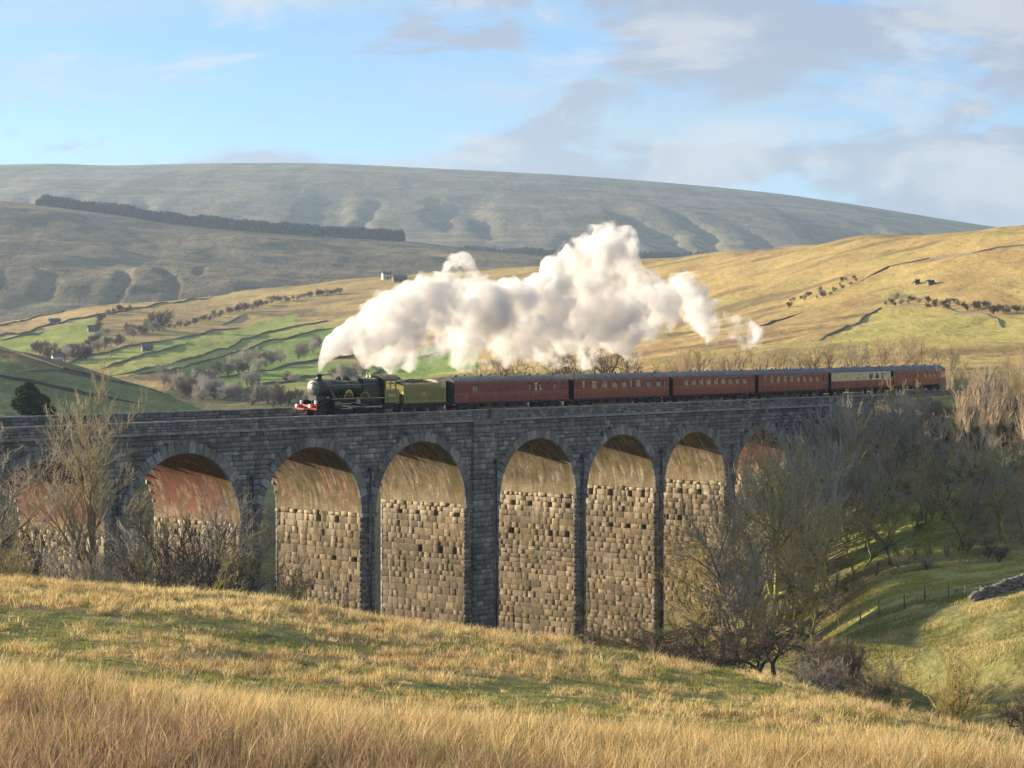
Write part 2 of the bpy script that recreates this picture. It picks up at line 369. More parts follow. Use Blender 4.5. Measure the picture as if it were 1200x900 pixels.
def build_ground():
    pxs = np.concatenate([np.array([-6000,-4000,-2600,-1700,-1100,-700,-450,-300]), np.arange(-200, 1401, 3.6), np.array([1500,1700,2100,2700,3600,5000,7000])])
    Ys = np.concatenate([np.array([1, 6, 12, 18, 24]), np.arange(28, 110, .55), np.arange(110, 430, 1.7), np.exp(np.linspace(math.log(431), math.log(2290), 250))])
    PX, YY = np.meshgrid(pxs, Ys); X = (PX-600)/F*YY
    X = X.ravel(); Y = YY.ravel(); Z = G(X, Y)
    nc, nr = len(pxs), len(Ys)
    idx = np.arange(nc*nr).reshape(nr, nc)
    Fc = np.stack([idx[:-1, :-1], idx[:-1, 1:], idx[1:, 1:], idx[1:, :-1]], -1).reshape(-1, 4)
    me = mesh_np('ground', np.stack([X, Y, Z], 1), Fc, 4, True)
    set_col(me, 'grass', paint(X, Y, Z))
    tag(add('ground', me, M['ground']), kind='structure')
build_ground()

def sheet(name, tops, prof, px0, px1, npx, mat, gully, seed, cols):
    """a fell: tops = skyline (px, y); prof = list of (Y, y as fraction between foot row and skyline)"""
    pxs = np.linspace(px0, px1, npx); ytop = pchip([p[0] for p in tops], [p[1] for p in tops], pxs)
    Ys = np.array([p[0] for p in prof]); fr = np.array([p[1] for p in prof])
    u = np.linspace(0, 1, 170); Yq = np.exp(np.interp(u, np.linspace(0, 1, len(Ys)), np.log(Ys)))
    frq = pchip(Ys, fr, Yq)
    foot = cols
    PX, YY = np.meshgrid(pxs, Yq); yy = foot+(ytop[None, :]-foot)*frq[:, None]
    Z = CAMZ-(yy-HOR)*YY/F
    X = (PX-600)/F*YY
    amp = gully(PX, frq[:, None]*np.ones_like(PX), X, YY)
    Z = Z+amp
    idx = np.arange(Z.size).reshape(Z.shape)
    Fc = np.stack([idx[:-1, :-1], idx[:-1, 1:], idx[1:, 1:], idx[1:, :-1]], -1).reshape(-1, 4)
    me = mesh_np(name, np.stack([X.ravel(), YY.ravel(), Z.ravel()], 1), Fc, 4, True)
    tag(add(name, me, mat), kind='structure')
def mat_fell(name, a, b, c_, sc):
    t = NT(name); p = t.pos()
    n = t.noise(p, .006*sc, 8, .62); n2 = t.noise(p, .03*sc, 8, .68); n3 = t.noise(t.coord(src=p, scale=(1, .3, .5)), .012*sc, 6, .6)
    c = t.mix(t.ramp(n, .38, .62), a, b); c = t.mix(t.math('MULTIPLY', t.ramp(n3, .45, .66), .75), c, c_)
    c = t.mix(t.ramp(t.noise(t.coord(src=p, scale=(1, 1.6, 3)), .011*sc, 8, .7, .8), .54, .63, 0, .7), c, (.045, .05, .028))
    c = t.mix(t.ramp(n2, .35, .75, 0, .5), c, (.05, .045, .025))
    c = t.mix(t.ramp(t.noise(t.coord(src=p, scale=(1, .06, .25)), .014*sc, 7, .68, .6), .50, .64, 0, .6), c, (.075, .065, .035))
    c = t.mix(t.ramp(t.noise(t.coord(src=p, scale=(.25, 1, 2.5)), .012*sc, 6, .65, .4), .52, .66, 0, .45), c, (.34, .28, .16))
    return t.done(t.pbr(c, .95, normal=t.bump(t.math('ADD', n2, t.math('MULTIPLY', n3, 2.0)), .8, 6.0), spec=.05))
M['fell_left'] = mat_fell('fell_left', (.27, .205, .13), (.175, .155, .095), (.12, .10, .065), 1.6)
M['fell_far'] = mat_fell('fell_far', (.23, .195, .135), (.165, .165, .105), (.115, .10, .08), .8)
def gul_left(PX, fr, X, Y):
    ph = X/15.0+9*fbm(X/110, Y/260, 3, 71); r = np.abs(np.sin(ph))*(.6+.8*fbm(X/70, Y/400, 2, 73))
    band = sstep(.20, .36, fr)*(1-sstep(.50, .62, fr))*(1-sstep(560, 680, PX))
    gl = -band*(1-sstep(0, .75, r))*5.5*sstep(.3, .6, fbm(X/120+3, Y/500, 2, 79))
    terr = 9*np.sin(fr*15+.6)*sstep(.05, .2, fr)*(1-sstep(.85, 1, fr))
    return gl+terr*.6+(fbm(X/150, Y/150, 5, 77)-.5)*20*(1-sstep(.9, 1, fr)*.8)
def gul_far(PX, fr, X, Y):
    r = np.abs(fbm(X/150+.5*fbm(X/300, Y/300, 2, 15), Y/3200, 3, 81)-.5)*2
    band = sstep(.02, .2, fr)*(1-sstep(.55, .8, fr))
    return -band*(1-sstep(0, .16, r))*13+(fbm(X/420, Y/420, 6, 87)-.5)*26*(1-.85*sstep(.9, 1, fr))
LF_TOP = [(-1500,190),(-300,222),(0,236),(43,240),(133,251),(200,262),(300,271),(400,278),(472,283),(600,297),(700,303),(800,311),(1000,330),(1400,360)]
sheet('left_fell', LF_TOP, [(1850,-.15),(2000,.15),(2150,.45),(2350,.66),(2600,.84),(2950,1.0),(3100,1.0),(3300,.9)], -1500, 1400, 520, M['fell_left'], gul_left, 1, 395.0)
FF_TOP = [(-2500,185),(-300,198),(0,193),(60,192),(130,194),(230,192),(330,191),(500,197),(700,208),(900,226),(1000,240),(1100,256),(1165,266),(1300,287),(1800,330),(3000,380)]
sheet('far_fell', FF_TOP, [(3350,-.1),(3700,.12),(4200,.42),(4700,.70),(5300,.92),(5900,1.0),(6200,1.0),(6600,.93)], -2500, 3000, 620, M['fell_far'], gul_far, 2, 318.0)
base = MB(); base.raw([(-9000, -500, -46), (9000, -500, -46), (9000, 7200, -46), (-9000, 7200, -46)], [(0, 1, 2, 3)])
tag(base.build('terrain', mat_simple('moor_base', (.18, .15, .07), .95, scale=.01)), kind='structure')

# ------------------------------------------------------------------ viaduct
SPR = -9.9; DEP = 12.4; SET = .28
OPEN = [(-103.5,-90.0),(-86.2,-72.6),(-69.4,-55.8),(-53.4,-39.6),(-36.9,-23.2),(-21.2,-7.5),(-2.1,11.0),(12.9,25.8),(27.5,40.0),(42.1,54.2),(56.4,66.5)]
RED = [.8,.8,.8,.72,.22,.05,.0,.0,.05,.62,.3]
M0, M1 = -110.0, 78.0
CORN = -1.25       # underside of the parapet string course

def mat_stone(name, cols, mort, moss=.0, soot=.0, lime=0.0, wide=False):
    t = NT(name); p = t.pos(); r = t.math('FRACT', t.math('ADD', t.attr('tint', 'Fac'), t.rand()))
    c = t.mix(t.ramp(r, .0, .55), cols[0], cols[1]); c = t.mix(t.ramp(r, .6, 1.0), c, cols[2])
    n = t.noise(p, 2.6, 7, .65); n2 = t.noise(p, .35, 5, .6); n3 = t.noise(p, 14, 4, .6)
    c = t.mix(t.ramp(n, .35, .75), t.mix(.45, c, (.03, .025, .02)), c)
    c = t.mix(t.math('MULTIPLY', t.ramp(n3, .45, .75), .35), c, (.5, .45, .36))
    st = t.noise(t.coord(src=p, scale=(1.6, 1.6, .12)), 1.0, 5, .6)
    if soot: c = t.mix(t.math('MULTIPLY', t.ramp(t.math('ADD', t.math('MULTIPLY', n2, .5), t.math('MULTIPLY', st, .5)), .45, .62), soot), c, (.035, .034, .036))
    if moss: c = t.mix(t.math('MULTIPLY', t.ramp(n2, .52, .7), moss), c, (.10, .11, .03))
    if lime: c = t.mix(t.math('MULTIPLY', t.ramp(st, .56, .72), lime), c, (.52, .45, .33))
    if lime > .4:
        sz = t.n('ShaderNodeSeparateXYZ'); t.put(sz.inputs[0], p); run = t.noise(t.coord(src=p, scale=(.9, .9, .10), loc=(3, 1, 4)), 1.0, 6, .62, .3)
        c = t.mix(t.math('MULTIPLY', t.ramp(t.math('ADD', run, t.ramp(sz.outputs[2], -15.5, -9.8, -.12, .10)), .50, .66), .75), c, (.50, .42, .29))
    return t.done(t.pbr(c, .92, normal=t.bump(t.math('ADD', n, n3), .6, .06), spec=.15))
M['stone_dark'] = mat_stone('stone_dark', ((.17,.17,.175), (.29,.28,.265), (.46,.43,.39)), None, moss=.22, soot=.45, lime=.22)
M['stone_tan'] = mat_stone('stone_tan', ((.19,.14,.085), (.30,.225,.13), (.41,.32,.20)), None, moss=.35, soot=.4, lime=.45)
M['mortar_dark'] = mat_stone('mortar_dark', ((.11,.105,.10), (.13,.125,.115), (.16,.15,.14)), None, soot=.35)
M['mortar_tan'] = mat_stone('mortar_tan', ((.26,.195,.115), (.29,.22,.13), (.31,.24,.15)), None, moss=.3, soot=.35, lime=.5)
M['coping'] = mat_stone('coping', ((.25,.24,.22), (.33,.31,.28), (.40,.38,.34)), None, moss=.3, soot=.25)
def mat_intrados():
    t = NT('arch_soffit'); uv = t.n('ShaderNodeUVMap', uv_map='arc').outputs[0]; red = t.attr('red', 'Fac')
    br = t.n('ShaderNodeTexBrick'); t.put(br.inputs['Vector'], t.coord(src=uv, scale=(1, 1, 1))); br.inputs['Scale'].default_value = 1.0
    br.inputs['Brick Width'].default_value = .46; br.inputs['Row Height'].default_value = .16; br.inputs['Mortar Size'].default_value = .02
    for k, c in (('Color1', (.9, .9, .9, 1)), ('Color2', (.6, .6, .6, 1)), ('Mortar', (1.1, 1.05, .95, 1))): br.inputs[k].default_value = c
    def nz(sx, sy, lx, ly, d=.5, det=7, ro=.66): return t.noise(t.coord(src=uv, scale=(sx, sy, 1), loc=(lx, ly, 0)), 1.0, det, ro, d)
    st = nz(.9, .22, 0, 0); st2 = nz(2.4, .38, 5, 3, .8); b = nz(.30, .26, 2, 8); pt = nz(.5, .3, 7, 1)
    c = t.mix(t.ramp(b, .35, .65), (.20, .16, .095), (.37, .29, .18))
    c = t.mix(t.ramp(nz(1.6, 1.2, 1, 1, .2), .4, .7, 0, .55), c, (.20, .15, .075))
    c = t.mix(t.ramp(t.math('ADD', t.math('MULTIPLY', b, .4), t.math('ADD', t.math('MULTIPLY', pt, .35), t.math('MULTIPLY', red, .35))), .44, .52), c, (.29, .125, .08))
    c = t.mix(t.math('MULTIPLY', t.math('MULTIPLY', t.ramp(st2, .48, .60), t.ramp(pt, .42, .58)), .85), c, (.55, .48, .37))
    c = t.mix(t.math('MULTIPLY', t.ramp(nz(1.8, .3, 9, 1, .6), .50, .64), .8), c, (.10, .085, .045))
    c = t.mix(t.ramp(nz(1.1, .9, 4, 6, .3), .5, .62, 0, .7), c, (.16, .135, .06))
    sep = t.n('ShaderNodeSeparateXYZ'); t.put(sep.inputs[0], uv)
    edge = t.ramp(t.math('ADD', sep.outputs[0], t.math('MULTIPLY', st2, .8)), 2.3, 1.2)   # green-brown stone ring by the face
    c = t.mix(t.math('MULTIPLY', edge, .55), c, (.17, .14, .05))
    szz = t.n('ShaderNodeSeparateXYZ'); t.put(szz.inputs[0], t.pos()); low = t.ramp(t.math('ADD', szz.outputs[2], t.math('MULTIPLY', st2, 3.2)), -6.6, -8.4)
    c = t.mix(t.math('MULTIPLY', low, .75), c, t.mix(t.ramp(st, .45, .6), (.27, .21, .125), (.47, .39, .27)))
    c = t.mix(.7, c, br.outputs['Color'], 'MULTIPLY')
    return t.done(t.pbr(c, .93, normal=t.bump(t.math('ADD', br.outputs['Fac'], st2), -.3, .04), spec=.1))
M['soffit'] = mat_intrados()
M['pipe'] = mat_simple('drain_iron', (.035, .05, .075), .5, .3)
M['ballast'] = mat_simple('ballast', (.12, .105, .09), .95, scale=8, var=.5)

via = empty('railway_viaduct', (0, 244, 0), VANG)
tag(via, 'long dark stone railway viaduct with tall round arches carrying the steam train', 'viaduct')
rng = random.Random(4); nrng = np.random.default_rng(4)

def ground_at(m, w): p = vpt(m, w)[0]; return float(G(p[0], p[1]))
def v_core():
    a = MB(); b = MB()
    ZB = -34.0
    segs = []; prev = M0
    for (l, r) in OPEN: segs.append((prev, l)); prev = r
    segs.append((prev, M1))
    for (l, r) in segs:       # piers up to the springing, set back behind their facing stones
        a.box(l+.62, r-SET*.6, SET, DEP-SET, ZB, SPR)
    n = 24
    for k, (l, r) in enumerate(OPEN):
        c = (l+r)/2; R_ = (r-l)/2+.02; ml = (OPEN[k-1][1]+l)/2 if k else M0; mr = (OPEN[k+1][0]+r)/2 if k < len(OPEN)-1 else M1
        for y in (SET, DEP-SET):
            prevp = None
            pts = [(c-R_*math.cos(math.pi*i/n), SPR+R_*math.sin(math.pi*i/n)) for i in range(n+1)]
            xs = [ml]+[p[0] for p in pts]+[mr]; zs = [SPR]+[p[1] for p in pts]+[SPR]
            vs = [(x, y, z) for x, z in zip(xs, zs)]+[(x, y, -.9) for x in xs]
            m_ = len(xs); a.raw(vs, [((i, i+1, m_+i+1, m_+i) if y == SET else (i+1, i, m_+i, m_+i+1)) for i in range(m_-1)])
    a.box(M0, M1, SET, DEP-SET, -1.3, -.9)
    a.build('masonry_core', M['mortar_dark'], via)
v_core()
# soffit of every arch: its own sheet with an unrolled coordinate
for k, (l, r) in enumerate(OPEN):
    c = (l+r)/2; R_ = (r-l)/2; na, ny = 40, 14
    V = []; UV = []
    for i in range(na+1):
        th = math.pi*i/na
        for j in range(ny+1):
            w = .12+(DEP-.24)*j/ny
            V.append((c-R_*math.cos(th), w, SPR+R_*math.sin(th))); UV.append((w, R_*th+k*31.7))
    ix = np.arange((na+1)*(ny+1)).reshape(na+1, ny+1)
    Fc = np.stack([ix[:-1, :-1], ix[:-1, 1:], ix[1:, 1:], ix[1:, :-1]], -1).reshape(-1, 4)
    me = mesh_np('arch_soffit', np.array(V), Fc, 4, True)
    u = me.uv_layers.new(name='arc'); UVa = np.array(UV)[Fc.ravel()]; u.data.foreach_set('uv', UVa.ravel().astype(np.float32))
    set_float(me, 'red', np.full(len(V), RED[k]))
    add('arch_soffit', me, M['soffit'], via)

# stones: rough-faced blocks; local frame u (along), v (up), d (out of the wall)
def stone_unit(seed):
    q = random.Random(seed); J = lambda s: q.uniform(-s, s)
    i = .055
    base_ = [(0, 0, -1), (1, 0, -1), (1, 1, -1), (0, 1, -1)]
    mid = [(0+abs(J(.02)), 0+abs(J(.03)), .74+J(.1)), (1-abs(J(.02)), abs(J(.03)), .74+J(.1)), (1-abs(J(.02)), 1-abs(J(.04)), .74+J(.1)), (abs(J(.02)), 1-abs(J(.04)), .74+J(.1))]
    top = [(i+J(.04), i*1.7+J(.05), 1+J(.14)), (1-i+J(.03), i*1.7+J(.04), 1+J(.14)), (1-i+J(.03), 1-i*1.7+J(.04), 1+J(.14)), (i+J(.03), 1-i*1.7+J(.04), 1+J(.14))]
    ctr = [(.5+J(.12), .5+J(.12), 1.1+J(.18))]
    v = np.array(base_+mid+top+ctr)
    f = [(0,1,5,4),(1,2,6,5),(2,3,7,6),(3,0,4,7),(4,5,9,8),(5,6,10,9),(6,7,11,10),(7,4,8,11)]
    tr = [t for (a, b, c, d) in f for t in ((a, b, c), (a, c, d))]+[(8,9,12),(9,10,12),(10,11,12),(11,8,12)]
    return v, np.array(tr)
SU = [stone_unit(s) for s in range(10)]
UNIT = []
for i, (v, f) in enumerate(SU):
    me = mesh_np('stone', v, f, 3); UNIT.append(me)
GAP = .014
class Stones:
    """rects (u0,u1,v0,v1,depth,proud) in a plane: origin o, axes eu, ev, ed"""
    def __init__(s): s.items = []
    def put(s, o, eu, ev, ed, u0, u1, v0, v1, dep, proud): s.items.append((np.array(o, float), np.array(eu, float), np.array(ev, float), np.array(ed, float), u0, u1, v0, v1, dep, proud, rng.randrange(10), rng.random()))
    def mat4(s, it):
        o, eu, ev, ed, u0, u1, v0, v1, dep, proud = it[:10]
        A = np.eye(4)
        A[:3, 0] = eu*(u1-u0-2*GAP); A[:3, 1] = ev*(v1-v0-2*GAP); A[:3, 2] = ed*proud
        A[:3, 3] = o+eu*(u0+GAP)+ev*(v0+GAP)
        return A, dep, proud
    def joined(s, name, mat, parent, items=None):
        items = s.items if items is None else items
        VV = []; FF = []; TT = []; nb = 0
        for it in items:
            A, dep, proud = s.mat4(it); v, f = SU[it[10]]; v = v.copy()
            v[:4, 2] = -dep/proud
            VV.append(v@A[:3, :3].T+A[:3, 3]); FF.append(f+nb); TT.append(np.full(len(v), it[11])); nb += len(v)
        me = mesh_np(name, np.concatenate(VV), np.concatenate(FF), 3); set_float(me, 'tint', np.concatenate(TT))
        o = add(name, me, mat, parent); o['kind'] = 'stuff'; return o
    def single(s, it, name, mat, parent):
        A, dep, proud = s.mat4(it); o = add(name, UNIT[it[10]], mat, parent); o.matrix_local = Matrix(A.tolist()); return o

def courses(v0, v1, h, jit):
    out = []; v = v1
    while v > v0:
        q = h*(1+rng.uniform(-jit, jit)); out.append((v-q, v)); v -= q
    return out
def row(u0, u1, w, jit):
    out = []; u = u0-rng.uniform(0, .6)*w
    while u < u1:
        q = w*(1+rng.uniform(-jit, jit)); a, b = max(u, u0), min(u+q, u1)
        if out and b-a < w*.4: out[-1] = (out[-1][0], b)
        elif b-a > .12: out.append((a, b))
        u += q
    return out

# lit inner faces: the right-hand pier of every opening, looking back along the viaduct
lit = Stones(); BED = []
for k, (l, r) in enumerate(OPEN[1:-1], 1):
    zg = max(min(ground_at(r+.5, 0), ground_at(r+.5, DEP))-1.5, -31)
    eu = (0, 1, 0); ev = (0, 0, 1); ed = (-1, 0, 0)
    for (a, b) in row(.0, DEP, 1.0, .4): lit.put((r+.17, 0, 0), eu, ev, ed, a, b, SPR-.42, SPR+rng.uniform(-.1, .15), .5, rng.uniform(.13, .27))
    hz = [SPR-1.05, SPR-4.6]
    cs = courses(zg, SPR-.42, .60, .32); hc = [[c for c in cs if c[0] <= q < c[1]][0] for q in hz]; hu = [[q for q in (1.4+2.55*i+rng.uniform(-.5, .5) for i in range(4)) if rng.random() < .8] for _ in hz]
    top = SPR
    for (v0, v1), us in zip(hc, hu):           # mortar bed, left open at the scaffold holes
        BED.append((r, 0, DEP, v1, top)); top = v0; e = 0
        for q in us: BED.append((r, e, q-.27, v0, v1)); e = q+.27
        BED.append((r, e, DEP, v0, v1))
    BED.append((r, 0, DEP, -33, top))
    for (v0, v1) in cs:
        us = [q for c, u in zip(hc, hu) if c[0] == v0 for q in u]
        spans = []; e = 0.0
        for q in us: spans.append((e, q-.28)); e = q+.28
        spans.append((e, DEP))
        for (p0, p1) in spans:
            rw = row(p0, p1, 1.15, .45)
            for (a, b) in rw:
                pr_ = rng.uniform(.105, .14) if rng.random() < .9 else rng.uniform(.14, .18)
                lit.put((r+.17, 0, 0), eu, ev, ed, a, b, v0, v1, .5 if not us else .5, pr_)
def proj_area(it):
    o, eu, ev, ed, u0, u1, v0, v1 = it[:8]
    c = o+eu*(u0+u1)/2+ev*(v0+v1)/2; p = vpt(c[0], c[1])[0]; px = 600+F*p[0]/p[1]; y = HOR+F*(CAMZ-c[2])/p[1]
    sky = np.interp(px, [0,300,400,560,750,900], [675,697,705,735,755,790])
    if px < 290 or px > 790 or y > sky: return 0
    # left corner of the opening hides what lies beyond it
    k = [i for i, (a, b) in enumerate(OPEN) if abs(b-c[0]) < 1][0]; q = vpt(OPEN[k][0], 0)[0]
    if px < 600+F*q[0]/q[1]: return 0
    return (u1-u0)*(v1-v0)/p[1]**2
order = sorted(lit.items, key=proj_area, reverse=True)
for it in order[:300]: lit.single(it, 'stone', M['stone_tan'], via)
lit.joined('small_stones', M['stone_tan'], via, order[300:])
# mortar bed right behind the lit faces
b = MB()
for (r, e0, e1, v0, v1) in BED: b.box(r+.085, r+.55, e0+.02, e1-.02 if e1 < DEP else DEP-.25, v0, v1)
b.build('mortar_bed', M['mortar_tan'], via)['kind'] = 'stuff'

# shaded front face: piers, spandrels
fr = Stones(); eu = (1, 0, 0); ev = (0, 0, 1); ed = (0, -1, 0)
segs = []; prev = M0
for (l, r) in OPEN: segs.append((prev, l)); prev = r
segs.append((prev, M1))
for (l, r) in segs:
    g = max(-33, ground_at((l+r)/2, 0)-1.5)
    for (v0, v1) in courses(g, SPR-.45, .52, .2):
        for (a, b) in row(l, r, .85, .35): fr.put((0, .16, 0), eu, ev, ed, a, b, v0, v1, .14, rng.uniform(.08, .2))
    if r-l > 4:      # the stouter pier carries a broad pilaster right up to the parapet
        for (v0, v1) in courses(g, CORN-.02, .55, .2):
            for (a, b) in row(l+1.0, r-1.0, .95, .3): fr.put((0, -.12, 0), eu, ev, ed, a, b, v0, v1, .3, rng.uniform(.08, .16))
for (v0, v1) in courses(SPR, CORN-.02, .47, .2):
    zc = (v0+v1)/2; cuts = []
    for (l, r) in OPEN:
        c = (l+r)/2; q = ((r-l)/2+.42)**2-(zc-SPR)**2
        if q > 0: cuts.append((c-math.sqrt(q), c+math.sqrt(q)))
    u = M0
    for (a, b) in cuts+[(M1, M1)]:
        if a > u:
            for (p, q) in row(u, a, .95, .4): fr.put((0, .16, 0), eu, ev, ed, p, q, v0, v1, .14, rng.uniform(.08, .19))
        u = max(u, b)
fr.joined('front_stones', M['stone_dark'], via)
# back face, plain coursing
bk = Stones()
for (v0, v1) in courses(-26, CORN, .9, .2):
    zc = (v0+v1)/2; cuts = []
    for (l, r) in OPEN:
        c = (l+r)/2; q = ((r-l)/2)**2-(zc-SPR)**2 if zc > SPR else ((r-l)/2)**2
        if q > 0: cuts.append((c-math.sqrt(q), c+math.sqrt(q)))
    u = M0
    for (a, b) in cuts+[(M1, M1)]:
        if a > u:
            for (p, q) in row(u, a, 1.6, .4): bk.put((0, DEP-.16, 0), (1, 0, 0), (0, 0, 1), (0, 1, 0), p, q, v0, v1, .14, .12)
        u = max(u, b)
bk.joined('back_stones', M['stone_dark'], via)
# other (left-hand) inner pier faces
lp = Stones()
for k, (l, r) in enumerate(OPEN[1:-1], 1):
    for (v0, v1) in courses(-28, SPR-.4, .8, .2):
        for (a, b) in row(0, DEP, 1.5, .4): lp.put((l-.17, 0, 0), (0, 1, 0), (0, 0, 1), (1, 0, 0), a, b, v0, v1, .2, .15)
lp.joined('inner_stones', M['stone_tan'], via)
# voussoirs
def wedge(seed):
    q = random.Random(seed); J = lambda: q.uniform(-.03, .03); v = []
    for y, ins in ((.2, 0), (-.02, 0), (-.07+J(), .07)):
        for (x, z) in ((-.5, 0), (.5, 0), (.5, 1), (-.5, 1)):
            v.append((x*(1-ins) + (0 if z == 0 else 0), y, z*(1-ins*1.4)+ins*.7))
    f = [(0,1,5,4),(1,2,6,5),(2,3,7,6),(3,0,4,7),(4,5,9,8),(5,6,10,9),(6,7,11,10),(7,4,8,11),(8,9,10,11)]
    me = bpy.data.meshes.new('voussoir'); me.from_pydata(v, [], f); me.update(); return me
WG = [wedge(s) for s in range(5)]
for k, (l, r) in enumerate(OPEN[1:], 1):
    c = (l+r)/2; R_ = (r-l)/2; n = 27
    for i in range(n):
        th = math.pi*(i+.5)/n; wd = math.pi*(R_+.35)/n*.97
        hgt = .95*(1+rng.uniform(-.12, .18))
        o = add('voussoir', WG[rng.randrange(5)], M['stone_dark'], via)
        er = np.array((-math.cos(th), 0, math.sin(th))); et = np.array((math.sin(th), 0, math.cos(th)))
        A = np.eye(4); A[:3, 0] = et*wd; A[:3, 1] = np.array((0, 1, 0))*rng.uniform(.9, 1.3); A[:3, 2] = er*hgt; A[:3, 3] = np.array((c, -.03, SPR))+er*(R_-.02)
        o.matrix_local = Matrix(A.tolist())
# impost blocks, string course, parapet, coping
imp = MB()
for i, (l, r) in enumerate(segs):
    b = MB(); x0, x1 = l-.22, r+.22; z0, z1 = SPR-.42, SPR-.02
    nseg = max(2, round((x1-x0)/1.1))
    b.box(x0+.1, x1-.1, -.2, .3, z0, z1)
    b.build('impost_course', M['stone_tan'] if False else M['stone_dark'], via)
b = MB(); b.box(M0, M1, -.34, .2, CORN, CORN+.17); b.box(M0, M1, -.22, .2, CORN+.17, CORN+.27); b.build('string_course', M['stone_dark'], via)
b = MB(); b.box(M0, M1, .0, .5, CORN+.27, -.17); b.box(M0, M1, DEP-.5, DEP, CORN+.27, .2); b.build('parapet_core', M['mortar_dark'], via)
pp = Stones()
for (v0, v1) in ((CORN+.27, CORN+.53), (CORN+.53, CORN+.80), (CORN+.80, -.17)):
    for (a, c) in row(M0, M1, .72, .35): pp.put((0, .01, 0), eu, ev, ed, a, c, v0, v1, .05, rng.uniform(.05, .13))
for (v0, v1) in ((-.9, -.5), (-.5, -.2), (-.2, .2)):
    for (a, c) in row(M0, 0, .9, .35): pp.put((0, DEP-.49, 0), eu, ev, ed, a, c, v0, v1, .05, rng.uniform(.04, .1))
pp.joined('parapet_stones', M['stone_dark'], via)
CO = []
for s in range(4):
    q = random.Random(s+50); b = MB(); e = .012
    prof = [(-.5, 0), (.5, 0), (.5, .6), (.36, 1), (-.36, 1), (-.5, .6)]
    rings = []
    for x in (e, .06, .94, 1-e):
        sc_ = .985 if x in (e, 1-e) else 1
        rings.append([(x, yy*sc_+q.uniform(-.015, .015), zz*sc_+q.uniform(-.06, .06)) for yy, zz in prof])
    b.loft(rings, True); CO.append(b.mesh('coping_stone'))
def coping(m0, m1, yc, z, wid):
    m = m0
    while m < m1:
        L_ = rng.uniform(.95, 1.45); o = add('coping_stone', CO[rng.randrange(4)], M['coping'], via)
        o.matrix_local = Matrix(((L_, 0, 0, m), (0, wid, 0, yc+rng.uniform(-.015, .015)), (0, 0, .17, z+rng.uniform(-.012, .012)), (0, 0, 0, 1))); m += L_
coping(-92, M1, .22, -.17, .78); coping(-95, -22, DEP-.25, .2, .78)
b = MB(); b.box(-3.9, -1.6+.0, -.5, .5, CORN+.27, .06); b.box(-6.6, -2.9+.4, -.42, .2, CORN-.3, CORN+.27) ; b.build('pilaster_cap', M['stone_dark'], via)
# drain pipes down the piers, slots over the arches
for i, (l, r) in enumerate(segs[1:-1], 1):
    if r < -95: continue
    c = (l+r)/2+(.0 if r-l < 4 else 1.6); g = ground_at(c, -.5)
    yy = -.28 if r-l < 4 else -.55
    b = MB(); b.cyl((c, yy, max(g, -33)), (c, yy, SPR+4.2), .10, n=8)
    for z in np.arange(max(g, -33)+1, SPR+4, 2.2): b.cyl((c, yy, z), (c, yy, z+.16), .15, n=8)
    b.box(c-.2, c+.2, yy-.16, yy+.2, SPR+4.1, SPR+4.5); b.build('drain_pipe', M['pipe'], via)
for k, (l, r) in enumerate(OPEN[2:], 2):
    c = (l+r)/2
    for dx, h in ((-3.6, 1.1), (-2.2, .8), (2.9, 1.1)):
        R_ = (r-l)/2+.9; z = SPR+math.sqrt(R_*R_-dx*dx)
        b = MB(); b.box(c+dx-.16, c+dx+.16, -.09, .1, z-.1, z+h*.55); b.build('weep_slot', M['pipe'] if k % 2 else M['ballast'], via)
# trackbed on the viaduct
b = MB(); b.box(M0, M1, .5, DEP-.5, -.9, -.62); b.build('trackbed', M['ballast'], via)

# ------------------------------------------------------------------ track
RAILZ = -.30
M['rail'] = mat_simple('rail_steel', (.22, .17, .13), .45, .8); M['sleeper'] = mat_simple('sleeper', (.10, .08, .06), .9)
def tpt(m, dw=0.0):
    w = trk_w(m); p = vpt(m, w)[0]; q = vpt(m+.1, trk_w(m+.1))[0]-vpt(m-.1, trk_w(m-.1))[0]; q /= np.linalg.norm(q)
    nn = np.array([-q[1], q[0]]); return p+nn*dw, q        # nn points away from the camera side
def build_track(off, label):
    root = empty('railway_track', (0, 0, 0))
    tag(root, label, 'railway track')
    ms = np.arange(-112, 178, 2.0)
    for g in (-.75, .75):
        b = MB(); rings = []
        for m in ms:
            p, q = tpt(m, off+g); nn = np.array([-q[1], q[0]])
            rings.append([(p[0]+nn[0]*s*.035, p[1]+nn[1]*s*.035, z) for s, z in ((-1, RAILZ-.15), (-1, RAILZ), (1, RAILZ), (1, RAILZ-.15))])
        b.loft(rings); b.build('rail', M['rail'], root)
    b = MB(); rings = []
    for m in ms:
        p, q = tpt(m, off); nn = np.array([-q[1], q[0]])
        rings.append([(p[0]+nn[0]*s, p[1]+nn[1]*s, z) for s, z in ((-2.2, RAILZ-.75), (-1.5, RAILZ-.19), (1.5, RAILZ-.19), (2.2, RAILZ-.75))])
    b.loft(rings); b.build('ballast', M['ballast'], root)
    b = MB()
    for m in np.arange(-110, 170, .75):
        p, q = tpt(m, off); nn = np.array([-q[1], q[0]])
        c = [(p+nn*a*1.28+q*e*.12) for a, e in ((-1, -1), (-1, 1), (1, 1), (1, -1))]
        b.raw([(x[0], x[1], RAILZ-.22) for x in c]+[(x[0], x[1], RAILZ-.13) for x in c], [(0, 1, 2, 3)[::-1], (4, 5, 6, 7), (0, 1, 5, 4), (1, 2, 6, 5), (2, 3, 7, 6), (3, 0, 4, 7)])
    b.build('sleepers', M['sleeper'], root)['kind'] = 'stuff'
build_track(0.0, 'near railway track under the steam train along the parapet')
build_track(3.5, 'empty far railway track behind the steam train')

